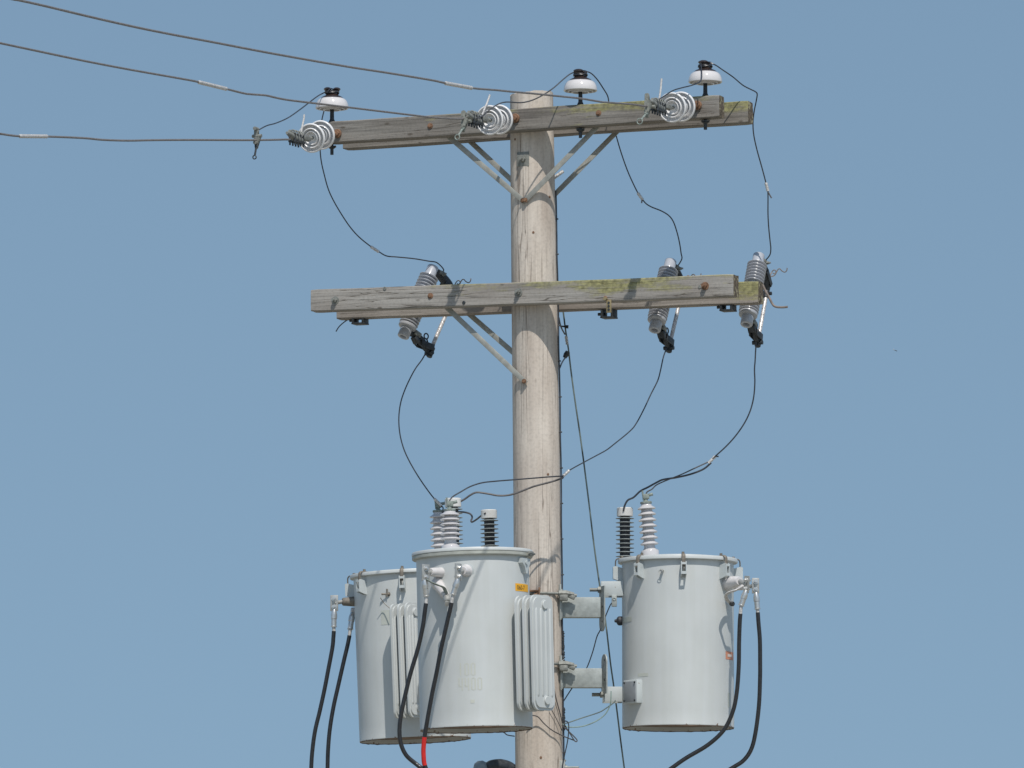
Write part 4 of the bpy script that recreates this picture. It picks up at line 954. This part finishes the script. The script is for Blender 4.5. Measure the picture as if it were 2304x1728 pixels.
jumper([([H3, (1700, 792), (1699, 812), (1697.6, 832), (1698.4, 860.8), (1695.8, 893.3), (1688.2, 923.7), (1675, 951.9), (1655.6, 980), (1634, 1004), (1609.5, 1026.5), (1594, 1041, .10)], M_JUMP, .0046),
        ([(1600, 1041, .10), (1597, 1044), (1581.8, 1056), (1553.6, 1067), (1521, 1074.5), (1492.8, 1078.9), (1479.8, 1084.3), (1458, 1096.2), (1440.8, 1105), (1425.6, 1119), (1412.6, 1125.5), (1405.4, 1138), (1402.8, 1150, .146)], M_JUMP, .0062),
        ([(1600, 1036, .10), (1592.7, 1039.8), (1564.5, 1052.8), (1532, 1068), (1501.5, 1080), (1477.7, 1090.8), (1466.8, 1100.6), (1454.9, 1108.2), (1454, 1122, .08)], M_JUMPG, .0042)],
       'drop wire from the right cutout, splitting in two above the right tank', [((1610, 1026, .10), (1594, 1042, .10))], group=G2, tails=[[(1609, 1027, .10), (1617, 1027, .10)]])

# ------------------------------------------------------------ steel brackets holding the right tank
def tbracket(x0, x1, y0, y1, ex, ey0, ey1, rod_y, rx0, label, up):
    t = thing('transformer_bracket', label, 'bracket', P((x0 + x1) / 2, (y0 + y1) / 2, 0), 'galvanised brackets joining pole and right tank')
    za, zb = P(x0, y1, -.03).z, P(x0, y0, -.03).z
    X_a, X_b = P(x0, y0, 0).x, P(x1, y0, 0).x; bm = B()
    for dy in (-.045, .05): box(bm, Matrix.Translation(((X_a + X_b) / 2, dy, (za + zb) / 2)), X_b - X_a, .007, zb - za, .0015)
    box(bm, Matrix.Translation(((X_a + X_b) / 2, .0025, za + .0035)), X_b - X_a, .0875, .007)
    obj('arm', bm, M_GALV, t)
    zc_, zd = P(ex, ey1, -.03).z, P(ex, ey0, -.03).z
    bm = B(); hh = zd - zc_; poly = [(-.055, 0), (.055, 0), (.055, hh), (-.055, hh)]
    r_ = .05; poly = []
    if up:
        poly = [(-.05, 0), (.05, 0)] + [(r_ * math.cos(rad(a)), hh - r_ + r_ * math.sin(rad(a))) for a in range(0, 181, 20)]
    else:
        poly = [(r_ * math.cos(rad(a)), r_ - r_ * math.sin(rad(a))) for a in range(180, -1, -20)] + [(.05, hh), (-.05, hh)]
    ang_ = rad(18)
    Mx = Matrix.Translation((P(ex, ey0, 0).x, .0, zc_)) @ Matrix.Rotation(ang_, 4, 'Z') @ Matrix(((0, 0, 1, 0), (1, 0, 0, 0), (0, 1, 0, 0), (0, 0, 0, 1)))
    prism(bm, poly, Mx, .008)
    o = obj('end_plate', bm, M_GALV, t)
    for f_ in (.22, .55) if not up else (.35, .85):
        bm = B(); a = Mx @ Vector((-.012, hh * f_, -.006)); b = Mx @ Vector((-.012, hh * f_, .006)); cyl(bm, a, b, .008, 10); obj('plate_hole', bm, M_DARKST, o)
    c_, pr_ = pole_at((za + zb) / 2)
    bm = B(); xq = c_.x + pr_ * .93
    box(bm, Matrix.Translation((xq - .01, -.06, (za + zb) / 2 + .03)) @ Matrix.Rotation(rad(25), 4, 'Z'), .010, .07, zb - za + .10, .001)
    box(bm, Matrix.Translation((xq + .012, -.05, (za + zb) / 2 + .02)), .008, .06, zb - za + .06, .001)
    obj('pole_plate', bm, M_GALV, t)
    bm = B(); zr = P(1230, rod_y, -.16).z
    a = Vector((P(rx0, rod_y, -.17).x, -.172, zr)); b = Vector((P(1256, rod_y, -.12).x, -.115, zr)); cyl(bm, a, b, .009, 10)
    tube(bm, [b, b + Vector((.05, .01, 0)), b + Vector((.10, .02, -.006))], [.021, .024, .015], 6, smooth=1)
    box(bm, Matrix.Translation(b + Vector((.035, .01, -.026))), .055, .05, .040, .008)
    box(bm, Matrix.Translation(b + Vector((.085, .02, -.018))) @ Matrix.Rotation(rad(25), 4, 'Y'), .05, .035, .028, .006)
    cyl(bm, b + Vector((.09, .02, -.008)), b + Vector((.12, .02, -.012)), .010, 8)
    obj('clamp_rod', bm, M_CAST, t)
    return t
tu = tbracket(1258, 1351, 1344, 1389, 1355, 1318, 1420, 1334, 1192, 'upper galvanised bracket between the pole and the right tank', False)
tl = tbracket(1262, 1354, 1504, 1547, 1360, 1471, 1560, 1493, 1240, 'lower galvanised bracket between the pole and the right tank', True)
bm = B(); q = P(1209, 1337, -.18)
box(bm, Matrix.Translation(q + Vector((.012, 0, 0))), .010, .05, .085, .001); box(bm, Matrix.Translation(q + Vector((-.03, .02, .022))), .09, .05, .012, .002); hexbolt(bm, q + Vector((.0, -.01, -.01)), Vector((-1, 0, 0)), .018, .02, .022)
obj('rear_plate', bm, M_RUSTY, tu)

# ------------------------------------------------------------ ground leads and thin wires around the pole
t = thing('ground_lead', 'thin black lead stapled down the right side of the pole', 'wire', pole_at(6)[0])
bm = B(); pts = []
for i in range(90):
    py = 430 + i * 16; z = P(1260, py, 0).z; c, r = pole_at(z); a = rad(-6 + 4 * math.sin(i * .5) + 3 * noise.noise(Vector((i * .3, 0, 0))))
    pts.append(Vector((c.x + (r + .006) * math.cos(a), (r + .006) * math.sin(a), z)))
tube(bm, pts, .0055, 7, smooth=2); obj('conductor', bm, M_JUMP, t)
bm = B()
for i in range(4, 88, 5):
    bm = B(); p_ = pts[i]; cyl(bm, p_ + Vector((-.01, 0, 0)), p_ + Vector((.012, -.002, .003)), .005, 6); obj('staple', bm, M_DARKST, t)
for y0_, n_ in ((1420, 14), (1592, 9)):                # frayed wrapping over the lead
    bm = B(); q_ = []
    for i in range(n_ * 2):
        z = P(1265, y0_ + i * 3, 0).z; c, r = pole_at(z); q_.append(Vector((c.x + r + (.006 if i % 2 else .010), -.02, z)))
    tube(bm, q_, [.006 + .006 * random.random() for _ in q_], 7, smooth=1); obj('frayed_wrap', bm, M_DARKST, t)

jumper([([(1264, 690, .26), (1267.3, 701.6), (1272, 738.8), (1279, 785.9), (1285, 836.9), (1294.7, 907.5), (1308.4, 1001.6), (1324, 1123), (1335.9, 1221.2), (1349.6, 1319.2), (1362, 1394.8), (1373.1, 1488.5), (1381, 1544.3), (1388.8, 1604.5), (1395.4, 1658), (1404.6, 1728), (1425, 1880), (1460, 2140, .5), (1500, 2420, .6)], M_PATWIRE, .0052),
        ([(1257.5, 715, .10), (1262, 735, .16), (1271, 752, .26)], M_JUMP, .005), ([(1259.4, 828, .05), (1265, 815, .12), (1273, 803, .26)], M_JUMP, .005)],
       'greenish wire slanting down right of the pole behind the brackets', [((1273.5, 756, .26), (1276.5, 775, .26))], group=None, name='slanting_wire')
so_ = bpy.data.objects['slanting_wire']
bm = B(); a, b = path([(1270, 805, .25), (1278, 791, .25)]); tube(bm, [a, a.lerp(b, .5), b], [.012, .018, .015], 8, smooth=1); obj('wire_connector', bm, M_DARKST, so_); bm = B()
a, b = path([(1262, 734, .24), (1279, 735.5, .24)]); tube(bm, [a, a.lerp(b, .55), a.lerp(b, .7), b], [.005, .006, .011, .011], 8, smooth=1); obj('wire_connector', bm, M_DARKST, so_)
G3 = 'thin ground wires tangled at the pole'
def thin(pts, label, m=None, r=.0038):
    q = path(pts); t = thing('ground_wire', label, 'wire', q[0], G3); bm = B(); tube(bm, q, r, 7, smooth=6); obj('conductor', bm, m or M_JUMP, t)
thin([(1376, 1357, -.02), (1371, 1366), (1360.9, 1390.4), (1350.8, 1417), (1343, 1432.8), (1333, 1468.5), (1319.6, 1504, .08), (1303, 1529), (1286, 1550), (1266, 1581, .02)], 'dark wire passing behind both brackets down to the pole')
thin([(1385, 1576, .0), (1379.8, 1582), (1363, 1594), (1346.4, 1603.4), (1308.5, 1615.7), (1279.5, 1625.7), (1266, 1629, -.05)], 'upper of the two wires looping from the lower bracket to the tangle', M_PATWIRE)
thin([(1375, 1555, -.06), (1374, 1580), (1370, 1593), (1359.8, 1609), (1337.5, 1624.6), (1308.5, 1634.6), (1279.5, 1635.7), (1266, 1629, -.06)], 'lower, pale green wire looping from the lower bracket to the tangle', simple('pale_green_wire', (0.22, 0.30, 0.27), .6, var=.3))
thin([(1264.6, 1626, -.10), (1272.8, 1622.4, -.14), (1278.5, 1627), (1279.6, 1641.4), (1276.8, 1668.5), (1270, 1700), (1266, 1722, -.10), (1264, 1800, -.13)], 'dark wire loop dropping from the tangle along the pole edge')
thin([(1264, 1632, -.12), (1281, 1646.8), (1297.9, 1664.4), (1294, 1668), (1284, 1653), (1268, 1627, -.12)], 'doubled wire end poking out right of the pole below the tangle', M_JUMPG)
thin([(1190, 1608, -.20), (1198, 1609.5), (1210.4, 1613, -.19), (1224, 1627.8), (1241.6, 1642.7, -.16), (1267.4, 1656.3, -.11), (1291.8, 1665.8, -.11)], 'brownish wire crossing the pole below the fins', M_JUMPG)
thin([(1243.8, 1522, -.15), (1248.4, 1560, -.14), (1259, 1600.7, -.10), (1266, 1627.8, -.09)], 'dark wire slanting down the pole beside the fins', M_JUMPG)
thin([(1238, 1590, -.16), (1243, 1600.7, -.15), (1253.8, 1621), (1264.6, 1644, -.10)], 'short thin wire on the pole just under the fins', M_JUMPG, .0026)
thin([(1100, 1645, .05), (1130.4, 1646.8), (1141.2, 1653.6), (1158, 1656.5, .02)], 'short wire under the middle tank running to the pole')
thin([(756, 746, A(756, 746, -.2).y), (763, 735), (774, 725), (783, 719, A(783, 719, -.2).y)], 'short loose wire end below the left end of the lower crossarms')

# ------------------------------------------------------------ lamp at the foot of the frame
q = P(1080, 1724, .12)
t = thing('yard_lamp', 'round grey lamp head on a dark arm, at the bottom edge left of the pole', 'lamp', q)
bm = B(); Ml = at(q, Vector((-1, -.15, -.25)), Vector((0, 0, 1)))
lathe(bm, [(0, .048), (.03, .045), (.055, .030), (.066, .005), (.062, -.025), (.045, -.045), (.03, -.055), (0, -.055)], Ml @ Matrix.Translation((-.03, 0, 0)), 28); obj('lamp_head', bm, M_LAMP, t)
bm = B(); tube(bm, [P(1090, 1735, .12), P(1105, 1726, .11), P(1125, 1724, .10), P(1145, 1727, .06), P(1160, 1735, .0)], [.03, .045, .048, .04, .03], 14); obj('lamp_body', bm, M_DARKST, t)
bm = B(); tube(bm, [P(1105, 1750, .1), P(1130, 1765, .08), P(1165, 1772, 0)], .02, 12); obj('lamp_arm', bm, M_GALV, t)

# ------------------------------------------------------------ insect in the air on the right
q = P(2016, 789, -2.0); t = thing('flying_insect', 'tiny dark insect flying alone in the sky right of the pole', 'insect', q)
bm = B(); d_ = Vector((.9, .1, -.33)); lathe(bm, [(0, -.010), (.0018, -.008), (.0024, -.003), (.0016, .0), (.0024, .003), (.0022, .006), (0, .009)], at(q, d_), 12); obj('body', bm, M_CORE, t)
bm = B()
for s_ in (-1, 1):
    a = q + Vector((-.003, 0, .001)); pts = [a, a + Vector((-.010, s_ * .005, .003)), a + Vector((-.015, s_ * .009, .007)), a + Vector((-.009, s_ * .009, .007))]
    tube(bm, pts, [.0006, .0018, .0014, .0004], 6, smooth=2, ratio=.25)
obj('wings', bm, M_GALV, t)
